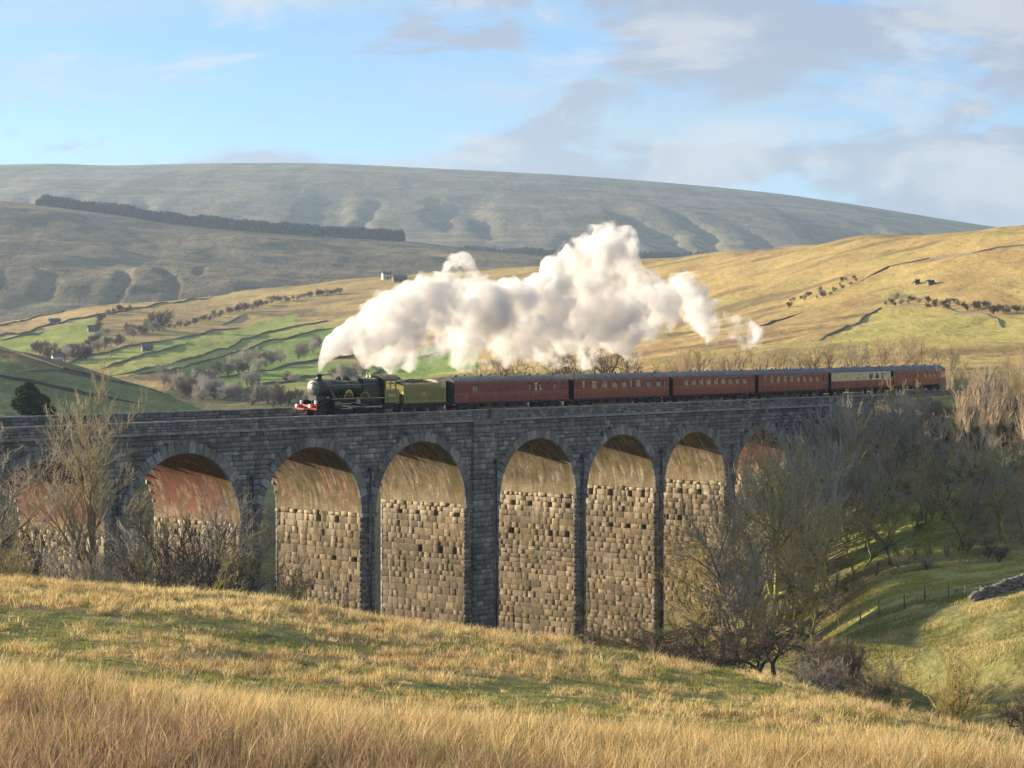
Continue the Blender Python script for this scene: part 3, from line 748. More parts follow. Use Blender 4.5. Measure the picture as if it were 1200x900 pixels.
# ------------------------------------------------------------------ train
M['loco_green'] = mat_simple('loco_green', (.022, .032, .018), .15, 0, .12, 2.0, spec=.5)
M['tender_green'] = mat_simple('tender_green', (.20, .18, .032), .3, 0, .15, 1.2, dirt=(.10, .09, .02))
M['black'] = mat_simple('loco_black', (.012, .012, .013), .38, .0, .3, 4, dirt=(.05, .045, .04))
M['smokebox'] = mat_simple('smokebox_black', (.025, .024, .024), .5, 0, .3, 4)
M['steel'] = mat_simple('motion_steel', (.38, .36, .32), .35, .85)
M['red'] = mat_simple('beam_red', (.72, .05, .03), .4, 0, .12)
M['brass'] = mat_simple('brass', (.62, .42, .12), .3, .8)
M['cream'] = mat_simple('cream_paint', (.66, .57, .38), .4, 0, .1, 1.5)
M['maroon'] = mat_simple('maroon_paint', (.215, .028, .022), .24, 0, .12, 1.0, dirt=(.18, .04, .028), spec=.55)
M['roofgrey'] = mat_simple('coach_roof', (.085, .092, .11), .6, 0, .3, 1.5, dirt=(.12, .11, .10))
M['under'] = mat_simple('underframe', (.022, .021, .02), .7, 0, .4, 3, dirt=(.06, .05, .04))
M['yellow'] = mat_simple('lining_yellow', (.62, .42, .10), .45, 0, .1)
M['white'] = mat_simple('white_paint', (.75, .73, .68), .45, 0, .08)
M['coal'] = mat_simple('coal', (.018, .018, .02), .45, 0, .5, 9)
M['seat'] = mat_simple('seat_cloth', (.16, .07, .05), .9); M['bright_cloth'] = mat_simple('table_cloth', (.62, .56, .45), .9)
def mat_added_blind():
    t = NT('added_curtain_cloth'); d = t.n('ShaderNodeBsdfDiffuse'); d.inputs[0].default_value = (.8, .76, .64, 1); tr = t.n('ShaderNodeBsdfTranslucent'); tr.inputs[0].default_value = (.8, .72, .55, 1)
    mx = t.n('ShaderNodeMixShader'); mx.inputs[0].default_value = .6; t.put(mx.inputs[1], d.outputs[0]); t.put(mx.inputs[2], tr.outputs[0]); return t.done(mx.outputs[0])
M['added_blind'] = mat_added_blind()
M['skin'] = mat_simple('skin', (.5, .3, .2), .6); M['overall'] = mat_simple('overalls', (.05, .09, .18), .9)
def mat_glass():
    t = NT('window_glass'); tr = t.n('ShaderNodeBsdfTransparent'); tr.inputs[0].default_value = (.97, .975, .965, 1)
    gl = t.n('ShaderNodeBsdfGlossy'); gl.inputs['Roughness'].default_value = .03; gl.inputs[0].default_value = (.9, .9, .9, 1)
    fr_ = t.n('ShaderNodeLayerWeight'); fr_.inputs[0].default_value = .35; fac = t.math('ADD', .04, t.math('MULTIPLY', t.math('POWER', fr_.outputs['Facing'], 3.0), .5))
    mx = t.n('ShaderNodeMixShader'); t.put(mx.inputs[0], fac); t.put(mx.inputs[1], tr.outputs[0]); t.put(mx.inputs[2], gl.outputs[0])
    return t.done(mx.outputs[0])
M['glass'] = mat_glass()

def text(body, size, mat, name, parent, loc, rot=(R(90), 0, 0), depth=.004, sx=1.0):
    cu = bpy.data.curves.new(name, 'FONT'); cu.body = body; cu.size = size; cu.extrude = depth; cu.align_x = 'CENTER'; cu.align_y = 'CENTER'; cu.resolution_u = 2
    o = bpy.data.objects.new(name, cu); COL.objects.link(o); dg = bpy.context.evaluated_depsgraph_get()
    me = bpy.data.meshes.new_from_object(o.evaluated_get(dg)); bpy.data.objects.remove(o)
    me.materials.clear(); q = add(name, me, mat, parent); q.location = loc; q.rotation_euler = rot; q.scale = (sx, 1, 1); return q

def arc_profile(y0, y1, z, rise, n=9):
    return [(y0+(y1-y0)*i/(n-1), z+rise*math.sin(math.pi*i/(n-1))**.8) for i in range(n)]

def wheel(parent, name, x, y, r, wid, spokes, mat, out):
    """y = outer face position, out = -1 towards the camera side"""
    b = MB(); b.lathe((x, y, r), (0, -out, 0), [(0, r-.02), (0, r), (wid*.75, r), (wid, r+.025), (wid, r-.08), (0, r-.08)], 28)
    o = b.build(name, mat, parent)
    s = MB(); s.cyl((x, y+out*.02, r), (x, y-out*wid, r), .13*r+.06, n=12)
    for i in range(spokes):
        a = 2*math.pi*i/spokes+.2
        d = Vector((math.cos(a), 0, math.sin(a))); c = Vector((x, y-out*wid*.5, r)); s.cyl(c+d*.08, c+d*(r-.07), .045, .032, n=5)
    if spokes >= 14:
        a = -.6; s.cyl((x+.2*math.cos(a), y+out*.03, r+.2*math.sin(a)), (x+.2*math.cos(a), y-out*.1, r+.2*math.sin(a)), .16, n=10)
    s.build('spokes', mat, o); return o

def rail_frame(root, m_front, length):
    """put a vehicle on the track: local x runs back along the train"""
    p, _ = tpt(m_front+length*.12); q, _ = tpt(m_front+length*.88); d = (q-p)/np.linalg.norm(q-p)
    o = (p+q)/2-d*length/2
    root.location = (o[0], o[1], RAILZ); root.rotation_euler = (0, 0, math.atan2(d[1], d[0]))

# where the near rear corner of the first coach stands in the photograph
def m_of(px, w):
    o = O2-N2*w; a = (px-600)/F; return (a*o[1]-o[0])/(T2[0]-a*T2[1])
COACH = 19.4; PITCH = 20.15
mC1 = m_of(667, 2.1)-COACH
mT = mC1-.75-19.5

def build_loco():
    L = empty('steam_locomotive'); rail_frame(L, mT-.06*12.3, 12.3*1.06); L.scale = (1.06, 1.06, 1.06)
    tag(L, 'green and black steam locomotive with red buffer beam at the head of the train', 'locomotive')
    K = M['black']; Gm = M['loco_green']
    cz = 2.68
    # boiler barrel, smokebox
    b = MB(); b.lathe((3.05, 0, cz), (1, 0, 0), [(0, .80), (.02, .82), (1.8, .85), (3.7, .90), (4.2, .915)], 28); bo = b.build('boiler', Gm, L)
    for x in (3.06, 4.4, 5.7, 7.0):
        q = MB(); rr = .82+(x-3.05)*.0245; q.lathe((x, 0, cz), (1, 0, 0), [(0, rr+.003), (0, rr+.012), (.07, rr+.014), (.07, rr+.003)], 28); q.build('boiler_band', K, bo)
    b = MB(); b.lathe((1.42, 0, cz), (1, 0, 0), [(0, .78), (.02, .84), (1.6, .84), (1.63, .80)], 28); b.build('smokebox', M['smokebox'], L)
    b = MB(); b.lathe((1.43, 0, cz), (-1, 0, 0), [(0, .84), (.05, .835), (.07, .70), (.075, .66), (.15, .58), (.21, .40), (.24, .18), (.245, .02)], 28)
    d = b.build('smokebox_door', mat_simple('door_sunlit', (.13, .125, .11), .35, .3, .25), L)  # paler than the smokebox: sunlight on the front put into the colour
    q = MB(); q.cyl((1.18, 0, cz), (1.08, 0, cz), .07, n=10); q.cyl((1.1, 0, cz), (1.1, .05, cz+.35), .022, n=6); q.cyl((1.1, 0, cz), (1.1, -.3, cz-.1), .022, n=6); q.build('door_handle', M['steel'], d)
    q = MB(); q.box(1.16, 1.2, -.3, .3, cz+.42, cz+.55); q.build('number_plate', M['black'], d); text('45690', .12, M['white'], 'plate_lettering', d, (1.155, 0, cz+.485), (R(90), 0, R(-90)))
    for s in (-1, 1):
        q = MB(); q.cyl((1.28, s*.05, cz-.3*s), (1.30, .62, cz-.3*s), .025, n=6); q.build('hinge_strap', M['steel'], d)
    b = MB(); b.lathe((2.15, 0, cz+.80), (0, 0, 1), [(0, .42), (.05, .34), (.12, .27), (.38, .245), (.42, .30), (.52, .31), (.55, .27), (.5, .2), (.2, .18)], 20); b.build('chimney', K, L)
    b = MB(); b.lathe((5.75, 0, cz+.84), (0, 0, 1), [(0, .50), (.06, .40), (.2, .36), (.31, .29), (.37, .15), (.38, .02)], 18); b.build('dome', Gm, L)
    b = MB(); b.lathe((4.7, 0, cz+.84), (0, 0, 1), [(0, .36), (.05, .27), (.18, .24), (.24, .12), (.25, .02)], 14); b.build('top_feed', Gm, L)
    # Belpaire firebox
    def bel(x, w, top, sh):
        pts = [(-w, 1.35), (-w, top-sh), (-w+sh*.35, top-sh*.35), (-w+sh*1.1, top), (0, top+.05), (w-sh*1.1, top), (w-sh*.35, top-sh*.35), (w, top-sh), (w, 1.35)]
        return [(x, p[0], p[1]) for p in pts]
    b = MB(); b.loft([bel(7.2, .86, 3.60, .34), bel(7.25, .90, 3.64, .32), bel(9.75, .90, 3.56, .32)]); b.build('firebox', Gm, L)
    for s in (-.22, .22):
        b = MB(); b.lathe((8.9, s, 3.6), (0, 0, 1), [(0, .12), (.08, .1), (.2, .07), (.26, .08), (.27, .02)], 10); b.build('safety_valve', M['brass'], L)
    b = MB(); b.cyl((9.5, .3, 3.6), (9.5, .3, 3.86), .04, n=8); b.build('whistle', M['brass'], L)
    # running plate, valance, front platform, buffer beam
    b = MB(); b.box(2.5, 10.0, -1.32, 1.32, 1.66, 1.71); b.build('running_plate', K, L)
    for s in (-1, 1):
        q = MB(); q.box(2.5, 10.0, s*1.33-.012, s*1.33+.012, 1.60, 1.725); q.build('valance', M['steel'] if False else Gm, L)
        q = MB(); q.box(2.5, 10.0, s*1.347-.004, s*1.347+.004, 1.67, 1.71); q.build('lining', M['yellow'], L)
        q = MB(); q.cyl((2.2, s*.97, cz+.28), (9.7, s*1.05, cz+.34), .022, n=6); q.build('handrail', M['steel'], L)
    b = MB(); b.raw([(.62, -1.27, 1.22), (.62, 1.27, 1.22), (1.7, 1.27, 1.26), (1.7, -1.27, 1.26), (2.5, 1.3, 1.66), (2.5, -1.3, 1.66), (.62, -1.27, 1.17), (.62, 1.27, 1.17), (2.5, 1.3, 1.6), (2.5, -1.3, 1.6)],
                   [(0, 1, 2, 3)[::-1], (3, 2, 4, 5)[::-1], (6, 7, 8, 9), (0, 6, 9, 5, 3), (1, 2, 4, 8, 7)]); b.build('front_platform', K, L)
    b = MB(); b.box(.50, .62, -1.28, 1.28, .72, 1.2); bb = b.build('buffer_beam', M['red'], L)
    text('45690', .2, M['white'], 'beam_lettering', bb, (.494, .0, .98), (R(90), 0, R(-90)))
    for s in (-1, 1):
        q = MB(); q.lathe((.5, s*.87, 1.05), (-1, 0, 0), [(0, .2), (.05, .15), (.28, .13), (.3, .09), (.42, .09)], 14); bf = q.build('buffer', M['red'], L)
        q = MB(); q.lathe((.08, s*.87, 1.05), (-1, 0, 0), [(0, .10), (.01, .22), (.04, .22), (.06, .12), (.065, .01)], 16); q.build('buffer_head', mat_simple('buffer_pale', (.62, .5, .36), .4, .2), bf)
    q = MB(); q.lathe((.45, 0, .95), (-1, 0, 0), [(0, .06), (.3, .05)], 8); q.cyl((.2, 0, .95), (.2, 0, .5), .035, n=6); q.cyl((.48, .35, 1.0), (.42, .35, .5), .04, n=6); q.build('coupling', K, L)
    for y in (-.95, .95):
        q = MB(); q.box(.66, .86, y-.1, y+.1, 1.26, 1.58); q.cyl((.65, y, 1.44), (.62, y, 1.44), .07, n=10); q.build('lamp', M['white'], L)
    q = MB(); q.raw([(1.25, -.62, 1.3), (1.25, .62, 1.3), (1.25, .5, 2.0), (1.25, -.5, 2.0), (2.6, -.62, 1.3), (2.6, .62, 1.3), (2.6, .5, 2.0), (2.6, -.5, 2.0)], [(0, 3, 2, 1), (4, 5, 6, 7), (0, 1, 5, 4), (1, 2, 6, 5), (2, 3, 7, 6), (3, 0, 4, 7)]); q.build('saddle', K, L)
    # frames, cylinders, steam pipes
    b = MB(); b.box(.62, 11.9, -.6, -.55, .55, 1.62); b.box(.62, 11.9, .55, .6, .55, 1.62); b.build('frame_plate', K, L)
    for s in (-1, 1):
        b = MB(); b.cyl((2.75, s*1.08, .98), (3.75, s*1.08, .98), .33, n=16); b.cyl((2.7, s*1.02, 1.42), (3.8, s*1.02, 1.42), .17, n=12); b.box(2.8, 3.7, s*1.08-.26, s*1.08+.26, .98, 1.5)
        cyl = b.build('cylinder', K, L)
        q = MB(); q.box(2.95, 3.65, s*1.365-.01, s*1.365+.01, .82, 1.4); q.build('cylinder_cover', M['tender_green'], cyl)
        q = MB(); q.loft([[(2.55, s*.72, 2.62), (2.95, s*.72, 2.62), (2.95, s*.84, 2.58), (2.55, s*.84, 2.58)], [(3.05, s*1.02, 1.62), (3.45, s*1.02, 1.62), (3.45, s*1.2, 1.6), (3.05, s*1.2, 1.6)]]); q.build('steam_pipe', M['steel'] if False else K, L)
        # motion
        q = MB(); q.box(3.75, 5.2, s*1.08-.05, s*1.08+.05, .92, 1.02); q.box(3.9, 5.3, s*1.08-.07, s*1.08+.07, 1.16, 1.24); q.box(3.9, 5.3, s*1.08-.07, s*1.08+.07, .70, .78); q.build('slide_bar', M['steel'], L)
        q = MB(); q.cyl((5.1, s*1.16, .98), (7.25, s*1.16, .80), .06, .085, n=6); q.build('connecting_rod', M['steel'], L)
        q = MB(); q.box(4.95, 9.6, s*1.02-.03, s*1.02+.03, .78, .90)
        for x in (5.05, 7.25, 9.5): q.cyl((x, s*1.02-.05, .84), (x, s*1.02+.05, .84), .14, n=12)
        q.build('coupling_rod', M['steel'], L)
        q = MB(); q.cyl((5.3, s*1.2, 1.35), (7.1, s*1.2, 1.05), .035, n=6); q.box(6.0, 6.5, s*1.14-.03, s*1.14+.03, 1.15, 1.75); q.build('valve_gear', M['steel'], L)
        for i, x in enumerate((4.95, 7.15, 9.45)):
            wheel(L, 'driving_wheel', x, s*.86, 1.03, .14, 18, K, s)
        for x in (1.75, 3.85): wheel(L, 'bogie_wheel', x, s*.84, .5, .13, 10, K, s)
        for x, r_ in ((4.95, .66), (7.15, .62)):
            q = MB(); n = 12; z0 = 1.71; arc = [(x-r_*math.cos(math.pi*i/n), z0+.60*math.sin(math.pi*i/n)*r_/.66) for i in range(n+1)]
            q.loft([[(a, s*.70, z) for a, z in arc], [(a, s*1.16, z) for a, z in arc]], True, False)
            sp = q.build('splasher', Gm, L)
            q = MB(); arc2 = [(x-(r_+.0)*math.cos(math.pi*i/n), z0+.60*math.sin(math.pi*i/n)*r_/.66) for i in range(n+1)]; arc3 = [(x-(r_-.05)*math.cos(math.pi*i/n), z0+.55*math.sin(math.pi*i/n)*r_/.66) for i in range(n+1)]
            q.raw([(a, s*1.168, z) for a, z in arc2+arc3], [(i, i+1, n+2+i, n+1+i) for i in range(n)]); q.build('beading', M['yellow'], sp)
            if x < 6:
                q = MB(); n = 10; o_ = [(x-.62*math.cos(math.pi*(.2+.6*i/n)), 1.62+.92*math.sin(math.pi*(.2+.6*i/n))) for i in range(n+1)]; i_ = [(x-.62*math.cos(math.pi*(.2+.6*i/n)), 1.46+.92*math.sin(math.pi*(.2+.6*i/n))) for i in range(n+1)]
                q.loft([[(a, s*1.18, z) for a, z in o_]+[(a, s*1.18, z) for a, z in i_[::-1]], [(a, s*1.21, z) for a, z in o_]+[(a, s*1.21, z) for a, z in i_[::-1]]]); q.build('nameplate', M['brass'], sp)
    # cab: sides with window openings, front, roof
    cab = empty('cab', parent=L)
    for s in (-1, 1):
        y0, y1 = sorted((s*1.30, s*1.335)); b = MB()
        b.box(9.75, 11.75, y0, y1, 1.18, 2.45); b.box(9.75, 9.95, y0, y1, 2.45, 3.25); b.box(10.5, 10.62, y0, y1, 2.45, 3.25); b.box(11.2, 11.4, y0, y1, 2.45, 3.25); b.box(9.75, 11.5, y0, y1, 3.25, 3.42)
        b.build('cab_side', M['tender_green'], cab)
        yo = s*1.342
        q = MB(); q.box(9.97, 10.48, s*1.315-.005, s*1.315+.005, 2.47, 3.23); q.build('cab_window', M['glass'], cab)
        q = MB(); q.box(9.84, 11.64, yo-.004, yo+.004, 1.30, 1.33); q.box(9.84, 11.64, yo-.004, yo+.004, 2.30, 2.33); q.box(9.84, 9.87, yo-.004, yo+.004, 1.33, 2.30); q.box(11.61, 11.64, yo-.004, yo+.004, 1.33, 2.30); q.build('lining', M['yellow'], cab)
        text('45690', .36, M['white'], 'cab_number', cab, (10.72, s*1.345, 1.86), (R(90), 0, 0 if s < 0 else R(180)), sx=1.15)
        q = MB(); q.cyl((11.78, s*1.3, 1.2), (11.78, s*1.3, 2.6), .02, n=6); q.build('handrail', M['steel'], cab)
        q = MB(); q.box(11.3, 11.7, s*1.2-.12, s*1.2+.12, .45, .5); q.box(11.3, 11.7, s*1.2-.12, s*1.2+.12, .85, .9); q.box(11.3, 11.34, s*1.2-.04, s*1.2+.04, .45, 1.2); q.box(11.66, 11.7, s*1.2-.04, s*1.2+.04, .45, 1.2); q.build('footstep', M['black'], cab)
    b = MB(); b.loft([[(x, -1.30, 1.2), (x, 1.30, 1.2), (x, 1.30, 3.4), (x, .7, 3.72), (x, 0, 3.8), (x, -.7, 3.72), (x, -1.3, 3.4)] for x in (9.76, 9.80)]); b.build('cab_front', Gm, cab)
    pr = arc_profile(-1.40, 1.40, 3.38, .50, 11)
    b = MB(); b.loft([[(x, y, z) for y, z in pr]+[(x, y, z-.04) for y, z in pr[::-1]] for x in (9.6, 12.1)], True, False); b.build('cab_roof', M['smokebox'], cab)
    b = MB(); b.box(9.8, 12.0, -1.28, 1.28, 1.12, 1.18); b.build('cab_floor', K, cab)
    b = MB(); b.box(9.81, 10.1, -.75, .75, 1.2, 3.1); b.build('backhead', K, cab)
    return L
def build_person():
    p, q = tpt(mT+11.4, -1.12)
    o = empty('person', (p[0], p[1], RAILZ+1.18), math.atan2(q[1], q[0])); tag(o, 'crew member in blue overalls leaning at the locomotive cab opening', 'person')
    me = bpy.data.meshes.new('body'); V = [(0,0,.9),(0,0,1.15),(0,0,1.42),(0,0,1.52),(0,-.02,1.66),(-.02,-.03,1.78),(.2,0,1.40),(.27,-.12,1.14),(.12,-.30,1.08),(-.2,0,1.40),(-.28,-.1,1.14),(-.22,-.32,1.06),(.1,0,.85),(.11,0,.45),(.11,.02,.05),(.11,-.12,.03),(-.1,0,.85),(-.11,0,.45),(-.11,.02,.05),(-.11,-.12,.03)]
    Ed = [(0,1),(1,2),(2,3),(3,4),(4,5),(2,6),(6,7),(7,8),(2,9),(9,10),(10,11),(0,12),(12,13),(13,14),(14,15),(0,16),(16,17),(17,18),(18,19)]
    me.from_pydata(V, Ed, []); ob = bpy.data.objects.new('tmp', me); COL.objects.link(ob); md = ob.modifiers.new('s', 'SKIN')
    rad = [.16,.15,.17,.07,.10,.08,.075,.055,.045,.075,.055,.045,.10,.075,.05,.05,.10,.075,.05,.05]
    for i, r_ in enumerate(rad): me.skin_vertices[0].data[i].radius = (r_, r_)
    me.skin_vertices[0].data[0].use_root = True; ob.modifiers.new('u', 'SUBSURF').levels = 1
    dg = bpy.context.evaluated_depsgraph_get(); m2 = bpy.data.meshes.new_from_object(ob.evaluated_get(dg)); bpy.data.objects.remove(ob)
    m2.materials.clear(); m2.materials.append(M['overall']); m2.materials.append(M['skin'])
    for pl in m2.polygons:
        if pl.center.z > 1.53: pl.material_index = 1
        pl.use_smooth = True
    add('body', m2, M['overall'], o)
    b = MB(); b.lathe((0, -.02, 1.74), (0, 0, 1), [(0, .115), (.06, .12), (.09, .10), (.1, .02)], 12); b.box(-.06, .06, -.2, -.1, 1.745, 1.76); b.build('cap', M['black'], o)

def build_tender():
    L = empty('tender'); rail_frame(L, mT+12.3, 7.2)
    tag(L, 'olive green coal tender with a small round crest behind the locomotive', 'tender')
    b = MB(); prof = [(-1.31, 1.12), (-1.31, 2.85), (-1.24, 3.05), (-1.08, 3.2), (-.98, 3.22), (-.98, 3.1), (.98, 3.1), (.98, 3.22), (1.08, 3.2), (1.24, 3.05), (1.31, 2.85), (1.31, 1.12)]
    b.loft([[(x, y, z) for y, z in prof] for x in (.25, 5.9)]); body = b.build('tank', M['tender_green'], L)
    b = MB(); b.box(5.9, 6.75, -1.31, 1.31, 1.12, 2.62); b.build('rear_tank', M['tender_green'], L)
    for s in (-1, 1):
        yo = s*1.318; q = MB(); q.box(.4, 6.6, yo-.004, yo+.004, 1.28, 1.31); q.box(.4, 5.8, yo-.004, yo+.004, 2.72, 2.75); q.box(.4, .43, yo-.004, yo+.004, 1.31, 2.72); q.box(6.57, 6.6, yo-.004, yo+.004, 1.31, 2.5); q.build('lining', M['yellow'], L)
        q = MB(); n = 20; pts = [(3.3+.24*math.cos(2*math.pi*i/n), yo, 2.05+.24*math.sin(2*math.pi*i/n)) for i in range(n)]; q.loft([[(a, b_-s*.0, c) for a, b_, c in pts], [(a, b_+s*.008, c) for a, b_, c in pts]]); cr = q.build('crest', M['yellow'], L)
        q = MB()      # a lion over a wheel, reduced to its main shapes
        q.box(3.14, 3.46, yo+s*.009-.003, yo+s*.009+.003, 2.0, 2.12); q.box(3.22, 3.38, yo+s*.011-.003, yo+s*.011+.003, 2.12, 2.22); q.box(3.24, 3.36, yo+s*.011-.003, yo+s*.011+.003, 1.86, 2.0); q.build('crest_emblem', M['red'], cr)
        q = MB(); q.box(2.9, 3.06, yo-.004, yo+.004, 2.02, 2.08); q.box(3.54, 3.7, yo-.004, yo+.004, 2.02, 2.08); q.build('crest_scroll', M['yellow'], cr)
        for x in (1.35, 3.35, 5.35): wheel(L, 'tender_wheel', x, s*.86, .64, .13, 12, M['black'], s)
        b = MB(); b.box(.1, 6.8, s*1.06-.02, s*1.06+.02, .62, 1.12)
        for x in (1.35, 3.35, 5.35): b.box(x-.2, x+.2, s*1.06-.12, s*1.06+.12, .5, .92); b.box(x-.55, x+.55, s*1.14-.04, s*1.14+.04, .4, .48)
        b.build('tender_frame', M['under'], L)
        q = MB(); q.cyl((.12, s*1.26, 1.2), (.12, s*1.26, 2.8), .02, n=6); q.build('handrail', M['steel'], L)
        q = MB(); q.lathe((6.95, s*.87, 1.05), (1, 0, 0), [(0, .12), (.3, .1), (.32, .22), (.36, .2), (.37, .02)], 14); q.build('buffer', M['black'], L)
    # rear bulkhead, curved top; its pale colour has the sunlight painted in
    pr = [(-1.25, 2.6), (-1.25, 2.95), (-1.1, 3.2), (-.8, 3.42), (0, 3.55), (.8, 3.42), (1.1, 3.2), (1.25, 2.95), (1.25, 2.6)]
    b = MB(); b.loft([[(x, y, z) for y, z in pr] for x in (5.72, 5.84)]); b.build('bulkhead', mat_simple('bulkhead_sunlit', (.45, .36, .26), .6), L)
    b = MB(); b.box(.0, 6.95, -1.28, 1.28, 1.02, 1.12); b.build('tender_platform', M['black'], L)
    # coal heap
    q = random.Random(9); b = MB()
    for i in range(260):
        x = q.uniform(.6, 5.6); y = q.uniform(-.95, .95); z = 3.02+.50*(1-(y/.95)**2)*(1-((x-3)/3.2)**2)*q.uniform(.7, 1.05); r_ = q.uniform(.08, .2)
        b.lathe((x, y, z-r_*.6), (q.uniform(-.4, .4), q.uniform(-.4, .4), 1), [(0, r_*.6), (r_*.5, r_), (r_*1.1, r_*.6), (r_*1.25, .02)], 5, False)
    o = b.build('coal', M['coal'], L); o['kind'] = 'stuff'

# coaches ----------------------------------------------------------------------------------------------
W2 = 1.40
def bogie_meshes():
    b = MB()
    for s in (-1, 1):
        b.box(-1.7, 1.7, s*1.02-.06, s*1.02+.06, .45, .68)
        for x in (-1.3, 1.3): b.box(x-.18, x+.18, s*1.05-.1, s*1.05+.1, .3, .66)
        b.box(-.5, .5, s*1.1-.08, s*1.1+.08, .3, .5)
    b.box(-.2, .2, -1.0, 1.0, .5, .8); frame_ = b.mesh('bogie')
    w = MB()
    for s in (-1, 1): w.lathe((0, s*.82, .46), (0, -s, 0), [(0, .05), (0, .46), (.1, .46), (.13, .49), (.13, .05)], 20)
    w.cyl((0, -.8, .46), (0, .8, .46), .08, n=8)
    return frame_, w.mesh('wheelset')
BOG, WHS = bogie_meshes()
VENT = MB(); VENT.lathe((0, 0, 0), (0, 0, 1), [(0, .13), (.08, .12), (.12, .16), (.2, .12), (.21, .02)], 10); VENTM = VENT.mesh('roof_vent')
def coach(m0, wins, doors, upper, label, name='railway_carriage', num='', reveal=True, cream=False):
    L = empty(name); rail_frame(L, m0, COACH); tag(L, label, 'carriage', 'maroon carriages of the steam train')
    lo, wl, wh, ct = 1.0, 2.12, 2.92, 3.18
    ls = COACH
    for s in (-1, 1):
        y0, y1 = sorted((s*(W2-.05), s*W2))
        def side_y(z): return 0
        b = MB(); b.box(.06, ls-.06, y0, y1, lo, wl-.12); b.build('lower_side', M['maroon'], L)
        b = MB(); x = .06
        ws = sorted(wins)
        for (c, w) in ws+[(ls+9, 0)]:
            e = min(c-w/2, ls-.06)
            if e > x: b.box(x, e, y0, y1, wl-.12, wh)
            if c < ls: b.box(c-w/2, c+w/2, y0, y1, wl-.12, wl)
            x = c+w/2
        b.box(.06, ls-.06, y0, y1, wh, ct); b.build('upper_side', M[upper], L)
        for (c, w) in ws:
            f = MB(); yo = s*(W2+.008); t_ = .035
            ya, yb = sorted((yo, s*(W2-.02)))
            f.box(c-w/2, c+w/2, ya, yb, wl, wl+t_); f.box(c-w/2, c+w/2, ya, yb, wh-t_, wh); f.box(c-w/2, c-w/2+t_, ya, yb, wl+t_, wh-t_); f.box(c+w/2-t_, c+w/2, ya, yb, wl+t_, wh-t_)
            if w > .8: f.box(c-w/2+t_, c+w/2-t_, ya, yb, wl+.52, wl+.55); f.box(c-.015, c+.015, ya, yb, wl+.55, wh-t_)
            win = f.build('window', M['maroon'] if not cream else M['cream'], L)
            g = MB(); yg = s*(W2-.035); g.box(c-w/2+.01, c+w/2-.01, yg-.004, yg+.004, wl+.01, wh-.01); g.build('pane', M['glass'], win)
        for (c, w) in doors:
            d = MB(); yo = s*(W2+.012); ya, yb = sorted((yo, s*W2))
            for xx in (c-w/2, c+w/2): d.box(xx-.018, xx+.018, ya, yb, lo+.03, wh+.06)
            d.box(c-w/2, c+w/2, ya, yb, wh+.06, wh+.09)
            do = d.build('door', M['under'], L)
            h = MB(); h.box(c+w/2-.22, c+w/2-.08, *sorted((s*(W2+.05), s*W2)), 1.86, 1.91); h.build('handle', M['brass'], do)
        st = MB(); yo = s*(W2+.006)
        st.box(.1, ls-.1, yo-.004, yo+.004, wl-.17, wl-.145); st.box(.1, ls-.1, yo-.004, yo+.004, wl-.40, wl-.385); st.box(.1, ls-.1, yo-.004, yo+.004, wh+.10, wh+.12); st.build('lining', M['yellow'], L)
        if s < 0 and num:
            text(num, .2, M['yellow'], 'number_lettering', L, (2.0 if len(num) < 4 else ls-2.1, s*(W2+.008), 1.52), (R(90), 0, 0), sx=1.3)
    pr = arc_profile(-W2-.02, W2+.02, ct, .60, 13)
    for x in ((.0, .06), (ls-.06, ls)):
        ends = MB(); ends.loft([[(xx, -W2, lo), (xx, W2, lo)]+[(xx, y*.995, z-.01) for y, z in pr[::-1]] for xx in x])
        ends.build('end_panel', M['under'], L)
    b = MB(); b.loft([[(x, y, z) for y, z in pr]+[(x, y, z-.05) for y, z in pr[::-1]] for x in (-.04, .3, ls-.3, ls+.04)], True, False); roof = b.build('roof', M['roofgrey'], L)
    for i in range(9):
        o = add('roof_vent', VENTM, M['roofgrey'], roof); o.location = (1.5+i*2.05, .28*(1 if i % 2 else -1), ct+.56)
    for x, d in ((-.37, 1), (ls+.0, 1)):
        b = MB()
        for i in range(4): b.box(x+i*.093, x+i*.093+.06, -.52, .52, 1.15, 3.3)
        b.box(x, x+.37, -.46, .46, 1.2, 3.22); b.build('gangway_bellows', M['black'], L)
    b = MB(); b.box(.1, ls-.1, -1.25, 1.25, .88, 1.0); b.box(.1, ls-.1, -1.33, -1.25, .8, 1.0); b.box(.1, ls-.1, 1.25, 1.33, .8, 1.0)
    b.box(7.0, 8.6, -1.2, -.5, .42, .85); b.box(9.2, 10.8, -1.2, -.4, .35, .85); b.box(11.6, 12.3, -1.1, 1.1, .45, .85); b.cyl((5.6, -.2, .62), (6.6, -.2, .62), .22, n=10)
    for s in (-1, 1): b.cyl((3.6, s*1.0, .84), (7.5, s*1.0, .45), .04, n=5); b.cyl((15.8, s*1.0, .84), (12.0, s*1.0, .45), .04, n=5); b.box(7.5, 12.0, s*1.0-.03, s*1.0+.03, .42, .49)
    b.build('underframe', M['under'], L)
    for x in (2.7, ls-2.7):
        o = add('bogie', BOG, M['under'], L); o.location = (x, 0, 0)
        for dx in (-1.3, 1.3):
            w = add('wheelset', WHS, M['under'], o); w.location = (dx, 0, 0)
    b = MB(); b.box(.3, ls-.3, -1.33, 1.33, 1.0, 1.08)
    b.build('floor', M['under'], L)
    b = MB()
